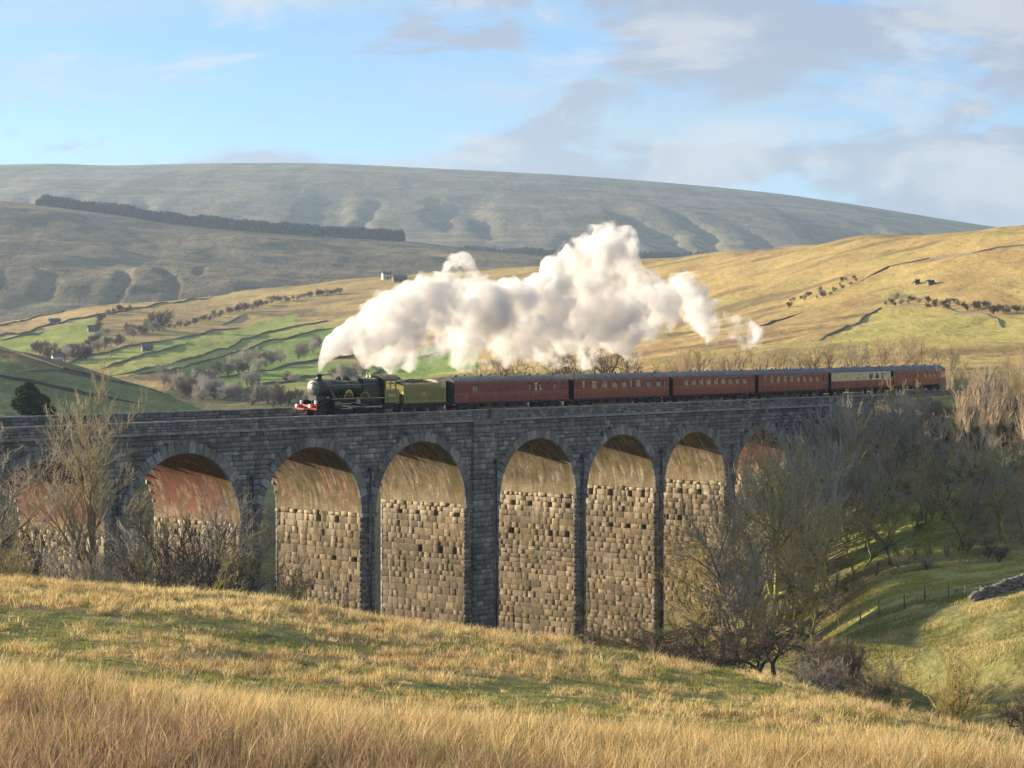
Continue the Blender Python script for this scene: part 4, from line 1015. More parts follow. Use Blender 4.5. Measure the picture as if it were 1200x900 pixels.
    if len(wins) > 6:
        for (c, w) in wins:
            for s in (-1, 1):
                b.box(c-w*.5-.28, c-w*.5-.12, s*.85-.45, s*.85+.45, 1.08, 2.05)
        b.build('seats', M['seat'], L)
        b = MB()
        for (c, w) in wins:
            for s in (-1, 1): b.box(c-.35, c+.35, s*1.0-.3, s*1.0+.3, 1.78, 1.83); b.lathe((c, s*1.15, 1.83), (0, 0, 1), [(0, .03), (.18, .03), (.2, .11), (.34, .06)], 8)
        b.build('tables', M['bright_cloth'], L)
    if not cream:
        for (c, w) in wins:
            for a0, a1 in ((c-w/2+.01, c-.015), (c+.03, c+w/2-.01)):
                b = MB(); yc = -(W2-.075); b.box(a0, a1, yc-.006, yc+.006, wl-.02, wh-.16); b.build('bright_cloth', M['added_blind'], L)  # curtains added on the near side only, to brighten the windows
    return L
def even(n, a, b, w): return [(a+(b-a)*i/(n-1), w) for i in range(n)]
build_loco(); build_tender(); build_person()
C = []
C.append(coach(mC1, [(3.4, .95), (12.6, .5), (13.6, .55), (14.4, .5), (16.9, .6), (18.3, .3)], [(1.0, .7), (8.6, 2.2), (13.1, .75), (15.6, .7), (18.5, .7)], 'maroon', 'maroon luggage van with few windows coupled directly behind the tender', num='M80'))
C.append(coach(mC1+PITCH, [(1.9, .55)]+even(4, 4.0, 10.0, 1.05)+[(11.4, .5)]+even(3, 12.9, 17.1, 1.05)+[(18.5, .4)], [(1.0, .7), (11.4, .7), (18.5, .7)], 'maroon', 'maroon carriage between the luggage van and the third carriage, paired table windows', num='5236'))
C.append(coach(mC1+2*PITCH, even(9, 3.0, 16.8, 1.0), [(1.1, .7), (18.4, .7)], 'maroon', 'third maroon carriage of the train, in front of thinning steam', num='4960'))
C.append(coach(mC1+3*PITCH, [(1.8, .4)]+even(8, 3.6, 16.2, .95)+[(17.8, .4)], [(1.0, .7), (18.5, .7)], 'maroon', 'maroon carriage just ahead of the cream and maroon one', num='3105'))
C.append(coach(mC1+4*PITCH, even(8, 2.6, 16.8, 1.3), [(1.0, .7), (18.4, .7)], 'cream', 'carriage with cream painted upper sides near the rear of the train', num='1671', cream=True))
C.append(coach(mC1+5*PITCH, [(9.0, .95)]+even(4, 11.6, 17.0, .95)+[(4, .6)], [(1.0, .7), (7.4, .7), (18.5, .7)], 'maroon', 'last maroon carriage half hidden by lit shrubs at the wooded bank', num='351'))

# ------------------------------------------------------------------ trees
def mat_bark(name, a, b, moss=None, twig=False):
    t = NT(name); p = t.coord('Object'); r = t.rand()
    n = t.noise(p, 1.2 if twig else 2.5, 5, .6)
    c = t.mix(t.ramp(n, .3, .7), a, b)
    if moss: c = t.mix(t.ramp(t.noise(p, .8, 4), .42, .6), c, moss)
    c = t.mix(t.ramp(r, 0, 1, 0, .35), c, t.mix(.5, c, (.02, .018, .015)))
    return t.done(t.pbr(c, .9, spec=.1))
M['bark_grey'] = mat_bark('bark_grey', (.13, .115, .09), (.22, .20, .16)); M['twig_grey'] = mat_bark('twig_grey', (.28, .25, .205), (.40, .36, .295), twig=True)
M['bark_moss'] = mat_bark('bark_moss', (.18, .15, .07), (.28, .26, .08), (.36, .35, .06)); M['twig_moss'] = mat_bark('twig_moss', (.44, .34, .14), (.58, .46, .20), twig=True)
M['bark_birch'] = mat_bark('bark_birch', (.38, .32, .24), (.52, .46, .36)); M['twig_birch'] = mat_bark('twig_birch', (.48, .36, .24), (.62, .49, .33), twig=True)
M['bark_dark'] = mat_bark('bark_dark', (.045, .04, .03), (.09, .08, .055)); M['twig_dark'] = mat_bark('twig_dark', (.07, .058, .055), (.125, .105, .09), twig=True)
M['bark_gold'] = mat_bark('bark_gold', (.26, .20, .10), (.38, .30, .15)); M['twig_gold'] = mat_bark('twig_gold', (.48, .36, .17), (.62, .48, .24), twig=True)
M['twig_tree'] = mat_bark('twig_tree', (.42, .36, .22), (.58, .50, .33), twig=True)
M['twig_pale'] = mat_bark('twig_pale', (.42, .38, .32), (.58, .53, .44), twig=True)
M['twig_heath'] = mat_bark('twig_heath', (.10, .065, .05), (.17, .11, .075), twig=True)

class Tubes:
    def __init__(s): s.a = []; s.b = []; s.ra = []; s.rb = []
    def seg(s, a, b, ra, rb): s.a.append(a); s.b.append(b); s.ra.append(ra); s.rb.append(rb)
    def mesh(s, name, n):
        A = np.array(s.a); B = np.array(s.b); ra = np.array(s.ra)[:, None]; rb = np.array(s.rb)[:, None]
        d = B-A; d /= np.maximum(np.linalg.norm(d, axis=1, keepdims=True), 1e-6)
        h = np.where(np.abs(d[:, 2:3]) > .9, np.array([[1., 0, 0]]), np.array([[0, 0, 1.]])); u = np.cross(d, h); u /= np.linalg.norm(u, axis=1, keepdims=True); w = np.cross(d, u)
        k = len(A); V = np.zeros((k, 2*n, 3))
        for i in range(n):
            a = 2*math.pi*i/n; q = u*math.cos(a)+w*math.sin(a); V[:, i] = A+q*ra; V[:, n+i] = B+q*rb
        base_ = (np.arange(k)*2*n)[:, None]
        Fc = np.concatenate([base_+np.array([[i, (i+1) % n, n+(i+1) % n, n+i]]) for i in range(n)], 0)
        return mesh_np(name, V.reshape(-1, 3), Fc, 4, n > 3)
def rot_about(v, ax, a):
    return v*math.cos(a)+np.cross(ax, v)*math.sin(a)+ax*np.dot(ax, v)*(1-math.cos(a))
def grow(seed, H, stems=1, r0=.22, spread=.6, levels=4, kids=(6, 5, 5, 6), ratio=.55, up=.25, twig_r=.012, wig=.18, first=.25, lean=.1, flat=0.0, droop=0.0, fine=None):
    q = np.random.default_rng(seed); wood = Tubes(); tw = Tubes()
    def branch(p, d, ln, r, lev):
        ns = 5 if lev == 0 else (4 if lev == 1 else 3); pts = [p]; dirs = [d]
        for i in range(ns):
            d = d+q.normal(0, wig, 3)+np.array([0, 0, up*(.5 if lev else .35)])*(1/ns)*2
            if flat and p[2] > H*.6: d = d-np.array([0, 0, flat])
            if droop and lev >= 2: d = d-np.array([0, 0, droop])
            d = d/np.linalg.norm(d); p = p+d*ln/ns; pts.append(p); dirs.append(d)
        last = lev >= levels
        for i in range(ns):
            f0 = 1-i/ns*.75; f1 = 1-(i+1)/ns*.75
            (tw if lev >= (fine if fine is not None else levels-1) else wood).seg(pts[i], pts[i+1], max(r*f0, twig_r*.6), max(r*f1, twig_r*.5))
        if last: return
        nk = kids[min(lev, len(kids)-1)]
        for j in range(nk):
            f = first+(1-first)*((j+q.uniform(.1, .9))/nk) if lev == 0 else .15+.85*(j+q.uniform(0, 1))/nk
            k = min(int(f*ns), ns-1); a = f*ns-k; pp = pts[k]*(1-a)+pts[k+1]*a; dd = dirs[k+1]
            ax = q.normal(0, 1, 3); ax = ax-dd*np.dot(ax, dd); ax /= np.linalg.norm(ax)
            nd = rot_about(dd, ax, spread*q.uniform(.6, 1.35)); 
            l2 = ln*ratio*q.uniform(.7, 1.25)*(1.15-.5*f if lev == 0 else 1); branch(pp, nd, l2, max(r*(1-.7*f)*.62, twig_r), lev+1)
    for s in range(stems):
        a = q.uniform(0, 2*math.pi); d = np.array([math.cos(a)*lean, math.sin(a)*lean, 1.0])*1.0
        if stems > 1: d = np.array([math.cos(a+s)*lean*q.uniform(.4, 1.6), math.sin(a+s)*lean*q.uniform(.4, 1.6), 1.0])
        branch(np.array([0., 0, -.3])+(np.array([math.cos(a), math.sin(a), 0])*.25 if stems > 1 else 0), d/np.linalg.norm(d), H*q.uniform(.72, .86), r0, 0)
    return wood.mesh('trunk', 5), tw.mesh('crown', 3)
PROTO = {
 'sapling': [grow(12, 16, 1, .20, .52, 4, (19, 8, 6, 5), .44, .42, .014, .13, .16)],
 'round':   [grow(s, 9, 1, .20, .72, 4, (9, 5, 5, 5), .52, .22, .013, .2, .25) for s in (21, 22, 23)],
 'birch':   [grow(s, 10, 1, .075, .42, 3, (26, 9, 7), .28, .34, .009, .10, .15, .06, fine=1) for s in (31, 32, 33)],
 'shrub':   [grow(s, 6, 5, .06, .42, 3, (9, 6, 6), .42, .30, .015, .16, .12, .42) for s in (41, 42, 43)],
 'hawthorn':[grow(s, 4.2, 3, .13, .85, 4, (7, 6, 5, 5), .52, .05, .010, .25, .35, .6, .16) for s in (51, 52)],
 'mossy':   [grow(s, 13, 1, .19, .60, 4, (12, 5, 5, 4), .42, .30, .014, .22, .22, .15) for s in (61, 62, 63)],
 'far':     [grow(s, 9, 3, .16, .62, 3, (11, 9, 10), .52, .18, .038, .22, .10, .35) for s in (71, 72, 73)],
}
tq = random.Random(77)
def where(px, Y):
    if Y > 355:
        for a, w in ((60, 'at the far left of the meadows'), (130, 'beside the left clough'), (200, 'above the shaded hill'), (262, 'low in the meadows near the dark wood'), (330, 'left of the locomotive'), (380, 'over the locomotive front'), (470, 'behind the locomotive boiler'), (525, 'behind the tender'), (667, 'behind the luggage van'), (784, 'behind the second carriage'), (886, 'behind the third carriage'), (973, 'behind the fourth carriage'), (1045, 'behind the cream carriage'), (1115, 'behind the last carriage')):
            if px < a: return w
        return 'near the right edge of the picture'
    for a, w in ((18, 'at the left edge of the picture'), (75, "under the first arch's left half"), (130, "under the first arch's right half"), (215, "under the second arch's left half"), (292, "under the second arch's right half"), (430, 'under the third arch'), (812, "before the seventh arch's left half"), (860, "before the seventh arch's right half"), (900, "before the eighth arch's left half"), (940, "before the eighth arch's right half"), (978, 'right of the eighth arch'), (1012, 'below the front of the cream carriage'), (1046, 'below the rear of the cream carriage'), (1080, 'below the front of the last carriage'), (1115, 'below the rear of the last carriage'), (1140, 'just right of the train'), (1170, 'well right of the train')):
        if px < a: return w
    return 'at the right edge of the picture'
COLW = {'twig_grey': 'grey', 'twig_pale': 'pale grey', 'twig_moss': 'olive', 'twig_gold': 'golden', 'twig_birch': 'russet', 'twig_dark': 'dark', 'twig_heath': 'brown'}
NOUN = {'bracken_bush': 'bracken clump along the field edge', 'gully_tree': 'tree along the dark gully', 'hillside_bush': 'bush on the golden hillside', 'bare_shrub': 'bare shrub', 'bare_tree': 'bare tree', 'birch_tree': 'slender birch', 'heath_bush': 'heath bush', 'bare_bush': 'bare bush'}
def tree(kind, X, Y, h, bark, twig, label, name='bare_tree', group=None, sx=None, cat='tree', dz=0.0, pick=None):
    H0 = {'sapling': 16, 'round': 9, 'birch': 10, 'shrub': 6, 'hawthorn': 4.2, 'mossy': 13, 'far': 9}[kind]
    tr, cr = PROTO[kind][tq.randrange(len(PROTO[kind])) if pick is None else pick]
    z = float(G(X, Y))+dz
    o = empty(name, (X, Y, z), tq.uniform(0, 6.28)); s = h/H0; o.scale = ((sx or s)*tq.uniform(.92, 1.1), (sx or s)*tq.uniform(.92, 1.1), s)
    if group:
        px_ = 600+F*X/Y; big_ = 'low' if h < 3.2 else 'mid-sized' if h < 6.5 else 'tall' if h < 11 else 'very tall'
        label = f'{big_} {COLW[twig]} {NOUN.get(name, "bare tree")} {where(px_, Y)}' + ('' if Y > 355 else ', near the brow' if Y < 160 else ', by the masonry' if Y > 244*2250/(2850-px_)-16 and px_ < 1100 else '')
    tag(o, label, cat, group)
    a = add('trunk', tr, None, o); b = add('crown', cr, None, o)
    for q, m in ((a, M[bark]), (b, M[twig])):
        if len(q.data.materials) == 0: q.data.materials.append(m)
        q.material_slots[0].link = 'OBJECT'; q.material_slots[0].material = m
    return o
def at(px, Y): return (px-600)/F*Y, Y
def htop(px, Y, ytop): return fy(ytop, Y)-float(G((px-600)/F*Y, Y))

# left foreground group
tree('sapling', *at(122, 172), htop(122, 172, 466), 'bark_gold', 'twig_tree', 'tall slender bare tree rising above the parapet in front of the left arches', sx=1.05)
GL = 'bare shrubs below the left arches'
for i, (px, Y, yt) in enumerate([(2,160,515),(30,165,625),(55,150,640),(75,168,645),(98,155,630),(140,150,610),(160,165,605),(185,158,600),(205,150,596),(222,162,588),(238,150,592),(252,165,610),(268,158,622),(285,165,640),(300,172,655),(20,140,630),(66,138,640),(112,136,632),(150,138,640),(196,140,640),(232,138,642),(330,168,672),(-10,168,560)]):
    k = ['round', 'shrub', 'mossy'][i % 3]
    tree(k, *at(px, Y), htop(px, Y, yt)*1.05, ('bark_grey', 'bark_dark', 'bark_moss')[i % 3], ('twig_grey', 'twig_dark', 'twig_moss')[(i+i//3) % 3], 'bare winter shrub or tree in the tangle below the left arches', 'bare_shrub' if k == 'shrub' else 'bare_tree', GL)
tree('hawthorn', *at(655, 196), htop(655, 196, 713), 'bark_grey', 'twig_grey', 'small rounded bare bush at the foot of the fifth arch', 'bare_bush', sx=1.3, cat='bush')
tree('shrub', *at(600, 205), htop(600, 205, 735), 'bark_grey', 'twig_grey', 'low bare bush peeping over the grass beside the stout pier', 'bare_bush', cat='bush')

# wood between the viaduct and the hawthorns
GW = 'mossy bare trees in front of the right arches'
for i, (px, Y, yt) in enumerate([(790,222,630),(808,232,590),(825,240,560),(842,226,575),(858,236,540),(872,222,600),(888,240,525),(902,228,560),(918,243,530),(932,226,590),(947,240,560),(962,228,610),(978,238,575),(992,230,630),(815,205,650),(850,205,640),(885,200,650),(920,205,640),(955,205,660),(985,210,665),(835,190,690),(900,188,690),(940,190,700)]):
    mm = i % 4
    tree('mossy' if i % 3 else 'round', *at(px, Y), htop(px, Y, yt), ('bark_moss', 'bark_gold', 'bark_moss', 'bark_grey')[mm], ('twig_moss', 'twig_gold', 'twig_moss', 'twig_grey')[mm], 'mossy bare tree in the thicket before the right-hand arches', group=GW)
# dark flat-topped hawthorns on the brow
for i, (px, Y, yt, sx, lb) in enumerate([(802,116,716,1.25,'dark flat-topped hawthorn, leftmost of the three on the grassy brow'), (855,118,706,1.45,'dark flat-topped hawthorn, middle and tallest of the three on the brow'), (908,116,722,1.2,'dark hawthorn at the right end of the trio on the brow')]):
    tree('hawthorn', *at(px, Y), htop(px, Y, yt), 'bark_dark', 'twig_dark', lb, 'hawthorn', sx=sx, cat='tree', pick=i % 2)
GS = 'tangled scrub in the stream gully'
for i in range(26):
    px = tq.uniform(945, 1062); Y = tq.uniform(122, 172)
    tree('shrub' if i % 2 else 'hawthorn', *at(px, Y), tq.uniform(2.0, 3.6), 'bark_grey', ('twig_moss', 'twig_grey', 'twig_heath')[i % 3], 'low tangled bare shrub in the gully between hawthorns and green slope', 'bare_shrub', GS, cat='shrub')
for i in range(34):
    px = tq.uniform(940, 1190); Y = tq.uniform(230, 250)
    tree('shrub', *at(px, Y), tq.uniform(.9, 2.2), 'bark_dark', ('twig_heath', 'twig_moss', 'twig_birch')[i % 3], 'x', 'bracken_bush', 'bracken and scrub along the upper field edge', cat='bush', sx=tq.uniform(.3, .5))
tree('shrub', *at(1128, 128), htop(1128, 128, 742), 'bark_moss', 'twig_moss', 'large spreading pale bush on the green slope at lower right', 'bare_bush', sx=.72, cat='bush')
tree('shrub', *at(1098, 130), htop(1098, 130, 765), 'bark_moss', 'twig_moss', 'smaller pale bush left of the large spreading one on the green slope', 'bare_bush', cat='bush')
tree('hawthorn', *at(1182, 124), 3.6, 'bark_dark', 'twig_dark', 'dark twisted bush at the right edge below the green slope', 'bare_bush', cat='bush')
# row along the foot of the bank
GB = 'bare trees at the foot of the bank'
for i in range(20):
    px = 1000+i*10.2+tq.uniform(-4, 4); Y = tq.uniform(246, 262)
    tree('mossy' if i % 3 else 'round', *at(px, Y), tq.uniform(8.0, 11.5), ('bark_moss', 'bark_grey', 'bark_gold')[i % 3], ('twig_grey', 'twig_moss', 'twig_moss')[i % 3], 'bare tree with pale trunk lining the foot of the bank above the field', group=GB)
# grey scrub that hides the end of the viaduct
GE = 'grey shrubs at the end of the viaduct'
for i in range(52):
    px = tq.uniform(868, 1098); u = tq.random(); Y = 244*2250/(2850-px)-tq.uniform(4, 44)
    yt = np.interp(px, [860, 900, 960, 1010, 1050, 1095], [505, 478, 462, 462, 448, 470])+tq.uniform(0, 75)
    h = max(3.0, min(19.0, htop(px, Y, yt)))
    tree(('shrub', 'round', 'shrub', 'mossy', 'birch')[i % 5], *at(px, Y), h, ('bark_grey', 'bark_moss')[i % 2], ('twig_pale', 'twig_grey', 'twig_pale', 'twig_gold', 'twig_pale')[i % 5], 'grey twiggy shrub crowding the far end of the viaduct', 'bare_shrub', GE, cat='shrub', sx=(min(1.6, h/6*.8) if i % 5 in (0, 2) else None))  # golden twigs on some: sunlight put into the colour where the sun is blocked
for i in range(34):
    px = tq.uniform(930, 1098); Y = 244*2250/(2850-px)-tq.uniform(3.5, 15)
    yt = np.interp(px, [930, 960, 980, 1010, 1050, 1098], [505, 478, 464, 455, 448, 462])+tq.uniform(0, 28); h = max(2.5, htop(px, Y, yt))
    tree('shrub', *at(px, Y), h, 'bark_grey', ('twig_pale', 'twig_grey', 'twig_pale')[i % 3], 'pale grey shrub pressed against the end of the parapet', 'bare_shrub', GE, cat='shrub', sx=min(1.4, max(.7, h/6)))
for px, Y, yt in ((1030,294,434), (1041,296,430), (1052,298,429), (1063,300,431), (1074,302,436), (1083,303,442)):
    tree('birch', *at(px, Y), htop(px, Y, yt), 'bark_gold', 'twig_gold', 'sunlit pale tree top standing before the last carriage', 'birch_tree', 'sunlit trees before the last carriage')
# birch wood on the right
GR = 'golden birches on the right-hand bank'
for i in range(70):
    px = 1104+tq.random()**1.1*150; Y = tq.uniform(268, 350)
    if px < 1118: Y = tq.uniform(320, 350)
    yt = np.interp(px, [1100, 1130, 1200, 1260], [425, 402, 388, 384])+tq.uniform(0, 40)
    tree('birch', *at(px, Y), max(5, min(14, htop(px, Y, yt))), 'bark_birch', ('twig_birch', 'twig_gold', 'twig_birch')[i % 3], 'slender golden birch in the wood on the right-hand bank', 'birch_tree', GR)
GH = 'dark heath scrub on the bank'
for i in range(60):
    px = tq.uniform(1060, 1225); Y = tq.uniform(258, 305)
    tree('shrub', *at(px, Y), tq.uniform(1.2, 2.6), 'bark_dark', ('twig_heath', 'twig_dark', 'twig_heath')[i % 3], 'low dark brown heath bush on the shaded bank under the birches', 'heath_bush', GH, cat='bush', sx=tq.uniform(.35, .6))
# lit row behind the train
GT_ = 'sunlit bare trees behind the train'
for i in range(52):
    px = 770+i*6.9+tq.uniform(-4, 4); Y = np.interp(px, [770, 900, 1110], [372, 385, 420])+tq.uniform(-12, 25)
    yt = np.interp(px, [770, 800, 860, 900, 950, 990, 1030, 1070, 1110], [418, 408, 405, 398, 402, 390, 386, 384, 400])+tq.uniform(-2, 16)
    k = ['round', 'birch', 'shrub'][i % 3]
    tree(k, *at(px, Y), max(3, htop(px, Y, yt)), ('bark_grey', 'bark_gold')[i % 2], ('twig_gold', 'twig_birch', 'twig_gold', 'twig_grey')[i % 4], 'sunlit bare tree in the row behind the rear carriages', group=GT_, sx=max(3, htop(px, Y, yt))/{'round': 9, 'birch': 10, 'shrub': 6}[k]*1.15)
GD = 'dark trees behind the steam'
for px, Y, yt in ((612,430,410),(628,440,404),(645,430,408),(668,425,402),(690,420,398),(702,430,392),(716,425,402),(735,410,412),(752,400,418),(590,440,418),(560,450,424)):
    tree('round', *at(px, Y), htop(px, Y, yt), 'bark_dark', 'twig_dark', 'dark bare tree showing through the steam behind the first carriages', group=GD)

# leafy trees (evergreen) --------------------------------------------------------------------
def mat_leaf(name, a, b):
    t = NT(name); p = t.pos(); c = t.mix(t.ramp(t.noise(p, 1.1, 4), .3, .7), a, b); c = t.mix(t.math('MULTIPLY', t.attr('tint', 'Fac'), .6), c, t.mix(.5, c, (.01, .015, .005)))
    return t.done(t.pbr(c, .8, spec=.2))
M['leaf_pine'] = mat_leaf('leaf_pine', (.025, .045, .02), (.05, .075, .03)); M['conifer'] = mat_leaf('conifer', (.008, .028, .018), (.016, .042, .026))
def leaf_crown(seed, lobes, n, size):
    q = np.random.default_rng(seed); P = []
    for (c, r) in lobes:
        k = int(n*r[0]*r[1]/sum(l[1][0]*l[1][1] for l in lobes)); d = q.normal(0, 1, (k, 3)); d /= np.linalg.norm(d, axis=1, keepdims=True)
        P.append(np.array(c)+d*np.array(r)*(q.uniform(.45, 1.05, (k, 1))**.6))
    P = np.concatenate(P); k = len(P); a = q.normal(0, 1, (k, 3)); a /= np.linalg.norm(a, axis=1, keepdims=True); b = np.cross(a, q.normal(0, 1, (k, 3))); b /= np.linalg.norm(b, axis=1, keepdims=True)
    s = size*q.uniform(.6, 1.4, (k, 1)); V = np.stack([P-a*s, P+b*s*.6, P+a*s, P-b*s*.6], 1).reshape(-1, 3)
    me = mesh_np('crown', V, np.arange(4*k).reshape(k, 4), 4); set_float(me, 'tint', np.repeat(q.random(k), 4)); return me
X, Y = at(37, 318); zt = fy(449, 318); zg = float(G(X, Y)); H_ = zt-zg
pine = empty('pine_tree', (X, Y, zg)); tag(pine, 'dark spreading pine standing behind the parapet at far left', 'tree')
b = MB(); b.cyl((0, 0, -.3), (.2, 0, H_*.55), .32, .2, n=7); b.cyl((.2, 0, H_*.5), (1.4, .3, H_*.75), .14, .06, n=5); b.cyl((.2, 0, H_*.45), (-1.2, -.3, H_*.8), .14, .06, n=5); b.build('trunk', M['bark_dark'], pine)
add('crown', leaf_crown(5, [((-.6, 0, H_*.86), (1.7, 1.5, 1.2)), ((.9, .2, H_*.74), (1.7, 1.4, 1.1)), ((-1.8, .1, H_*.7), (1.2, 1.2, 1.0)), ((2.2, 0, H_*.6), (1.2, 1.2, .8)), ((.1, 0, H_*.62), (2.2, 1.6, .9)), ((-.4, 0, H_*.95), (.8, .8, .6))], 5200, .16), M['leaf_pine'], pine)

# ------------------------------------------------------------------ far trees, walls, barns
GF = 'far bare trees in the meadows'
def far_tree(px, y, h, twig='twig_grey', label='small hazy bare tree among the green meadows', group=GF, name='bare_tree'):
    p = hit(px, y, 600.0 if px < 500 else 430.0); tree('far', p[0], p[1], h, 'bark_dark', twig, label, name, group=group)
for px, y, h in [(45,414,12),(52,418,14),(62,420,12),(70,424,12),(85,424,13),(95,420,12),(102,416,10),(112,410,12),(124,408,12),(132,404,10),(57,423,12),(110,402,9),(120,392,8),(140,402,8),
                 (205,455,15),(214,460,17),(224,462,15),(234,464,15),(246,466,14),(256,468,13),(266,470,12),(280,472,12),(300,474,12),(318,475,12),(335,474,13),(352,472,12),(195,450,12),(219,466,14),(240,470,14),
                 (246,443,10),(254,442,10),(267,440,11),(280,438,14),(296,434,15),(306,430,13),(318,427,14),(330,424,11),(345,420,12),(358,416,13),(368,412,12),(375,408,11),(290,452,10),(335,447,9),(348,446,8),(301,455,8),
                 (155,394,10),(162,392,9),(170,390,9),(182,388,13),(195,384,8),(395,448,10),(408,446,12),(425,440,10),(445,436,10)]:
    for k in range(2): far_tree(px+tq.uniform(-6, 6), y+tq.uniform(-2.5, 2.5), h*tq.uniform(.35, .65), tq.choice(['twig_grey', 'twig_pale', 'twig_heath']))
tree('far', *hit(186, 388, 600.0)[:2], 12, 'bark_dark', 'twig_dark', 'lone dark tree standing on the gold slope above the meadows')
def line_pts(pts, step):
    P = np.array(pts, float); d = np.concatenate([[0], np.cumsum(np.hypot(*np.diff(P, axis=0).T))]); q = np.arange(0, d[-1], step); return list(zip(np.interp(q, d, P[:, 0]), np.interp(q, d, P[:, 1])))
for px, y in line_pts([(205,386),(225,380),(267,368),(293,363),(323,354),(350,351),(398,343)], 4.6):
    far_tree(px+tq.uniform(-2, 2), y+tq.uniform(-1, 1.5), tq.uniform(2.2, 4.6)*(1.35 if 270 < px < 335 else 1), tq.choice(['twig_grey', 'twig_dark', 'twig_heath']), 'x', 'trees along the meadow gully', 'gully_tree')
for px, y in line_pts([(150,364),(126,369),(115,378),(117,392),(112,400),(98,408),(80,416),(62,420)], 4.2):
    far_tree(px+tq.uniform(-2.5, 2.5), y+tq.uniform(-1, 2), tq.uniform(2.5, 5.0), tq.choice(['twig_grey', 'twig_dark', 'twig_heath']), 'x', 'trees along the meadow gully', 'gully_tree')
for px, y in line_pts([(925,356),(945,349),(965,342),(1004,327)], 3.6)+line_pts([(1040,356),(1062,352),(1085,358),(1120,357),(1150,362),(1200,367)], 4.4):
    far_tree(px+tq.uniform(-4, 4), y+tq.uniform(-3, 6), tq.uniform(1.2, 2.8), tq.choice(['twig_grey', 'twig_heath', 'twig_dark']), 'x', 'bushes on the golden hillside', 'hillside_bush')

M['wall_far'] = mat_stone('field_wall', ((.10,.095,.085), (.14,.13,.115), (.19,.18,.155)), None, moss=.3)
def drape(pts, y0=330.0):
    P = [hit(px, y, y0) for px, y in pts]; out = []
    for a, b in zip(P[:-1], P[1:]):
        n = max(2, int(np.linalg.norm(b-a)/9))
        for i in range(n): out.append(a+(b-a)*i/n)
    out.append(P[-1]); out = np.array(out); out[:, 2] = G(out[:, 0], out[:, 1]); return out
def field_wall(pts, label, h=1.5, w=.8, y0=330.0):
    P = drape(pts, y0); q = np.random.default_rng(int(abs(pts[0][0]*7+pts[0][1]))); c = P.mean(0); root = MB(); rings = []
    for i, p in enumerate(P):
        d = P[min(i+1, len(P)-1)]-P[max(i-1, 0)]; d = d[:2]/max(np.linalg.norm(d[:2]), 1e-6); n = np.array([-d[1], d[0]])
        hh = h*q.uniform(.75, 1.2)*min(1, .15+.3*min(i, len(P)-1-i))
        rings.append([(p[0]+n[0]*s*w/2*k-c[0], p[1]+n[1]*s*w/2*k-c[1], p[2]+z-c[2]) for s, k, z in ((-1, 1.1, -1.2), (-1, 1, 0.1), (-1, .6, hh), (1, .6, hh), (1, 1, .1), (1, 1.1, -1.2))])
    root.loft(rings); o = root.build('dry_stone_wall', M['wall_far']); o.location = c
    tag(o, label, 'stone wall', 'dry stone walls dividing the far fields')
WL = [
 ([(200,398),(248,388),(283,384)], 'short dark field wall ending halfway across the upper meadow'),
 ([(200,427),(220,422),(250,412),(283,399),(307,392),(330,387),(350,382),(383,377),(400,377)], 'long curved field wall above the bright green meadow, upper of a pair'),
 ([(150,441),(200,436),(233,427),(267,416),(300,406),(317,400),(342,396),(380,387),(400,383)], 'long field wall directly above the bright green meadow, lower of a pair'),
 ([(262,462),(293,455),(320,450),(358,443),(400,436)], 'lowest field wall between bright green fields left of the locomotive chimney'),
 ([(253,381),(273,377),(288,368)], 'short hooked field wall just under the dark gully'),
 ([(-60,392),(0,382),(25,377),(75,365),(127,359)], 'topmost field wall near the skyline of the left gold slope'),
 ([(-60,404),(0,394),(42,386),(80,376),(117,369),(147,365),(183,357),(250,348)], 'field wall between gold moor and the leftmost green field'),
 ([(0,399),(35,393),(50,389)], 'short field wall inside the leftmost green field'),
 ([(75,428),(132,412),(167,404),(198,398)], 'field wall along the top edge of the pale meadow right of the clough'),
 ([(120,432),(150,423),(183,414),(200,409),(220,402)], 'field wall crossing the middle of the pale meadow right of the clough'),
 ([(128,441),(158,437),(198,427)], 'field wall along the bottom of the pale meadow by the bush'),
 ([(245,443),(300,437),(340,428),(400,420),(440,412)], 'field wall running through the tree row above the brightest field'),
 ([(405,452),(450,434),(490,420),(530,408)], 'dark field wall climbing right above the locomotive boiler'),
 ([(960,400),(985,388),(1010,375),(1032,361)], 'field wall climbing the golden hillside under the bushes'),
 ([(1032,361),(1070,358),(1110,362),(1150,368),(1165,373)], 'pale field wall along the top of the enclosed gold pasture'),
 ([(1165,371),(1170,376),(1175,384)], 'short dark field wall running downhill near the right edge'),
 ([(1010,330),(1040,314),(1090,303),(1140,297),(1200,288),(1260,280)], 'long broken wall high on the golden hillside near the skyline'),
 ([(880,385),(905,378),(925,372),(942,366)], 'low wall on the golden slope right of the steam'),
]
for pts, lb in WL: field_wall(pts, lb, *((.95, .6, 600.0) if pts[0][0] < 600 else (.6, .5, 430.0)))
for pts, lb in [([(-40,400),(0,409),(25,416),(50,425),(75,434),(100,440),(130,447),(170,455)], 'dark wall along the crest of the shaded hill behind the left parapet'),
                ([(23,437),(58,435),(83,439),(117,446),(150,451),(200,464)], 'middle wall across the shaded green hill behind the left parapet'),
                ([(-30,438),(0,442),(33,448),(75,458),(100,463),(133,469),(167,474)], 'lowest wall across the shaded green hill behind the left parapet')]:
    field_wall(pts, lb, .55, .45, 300.0)

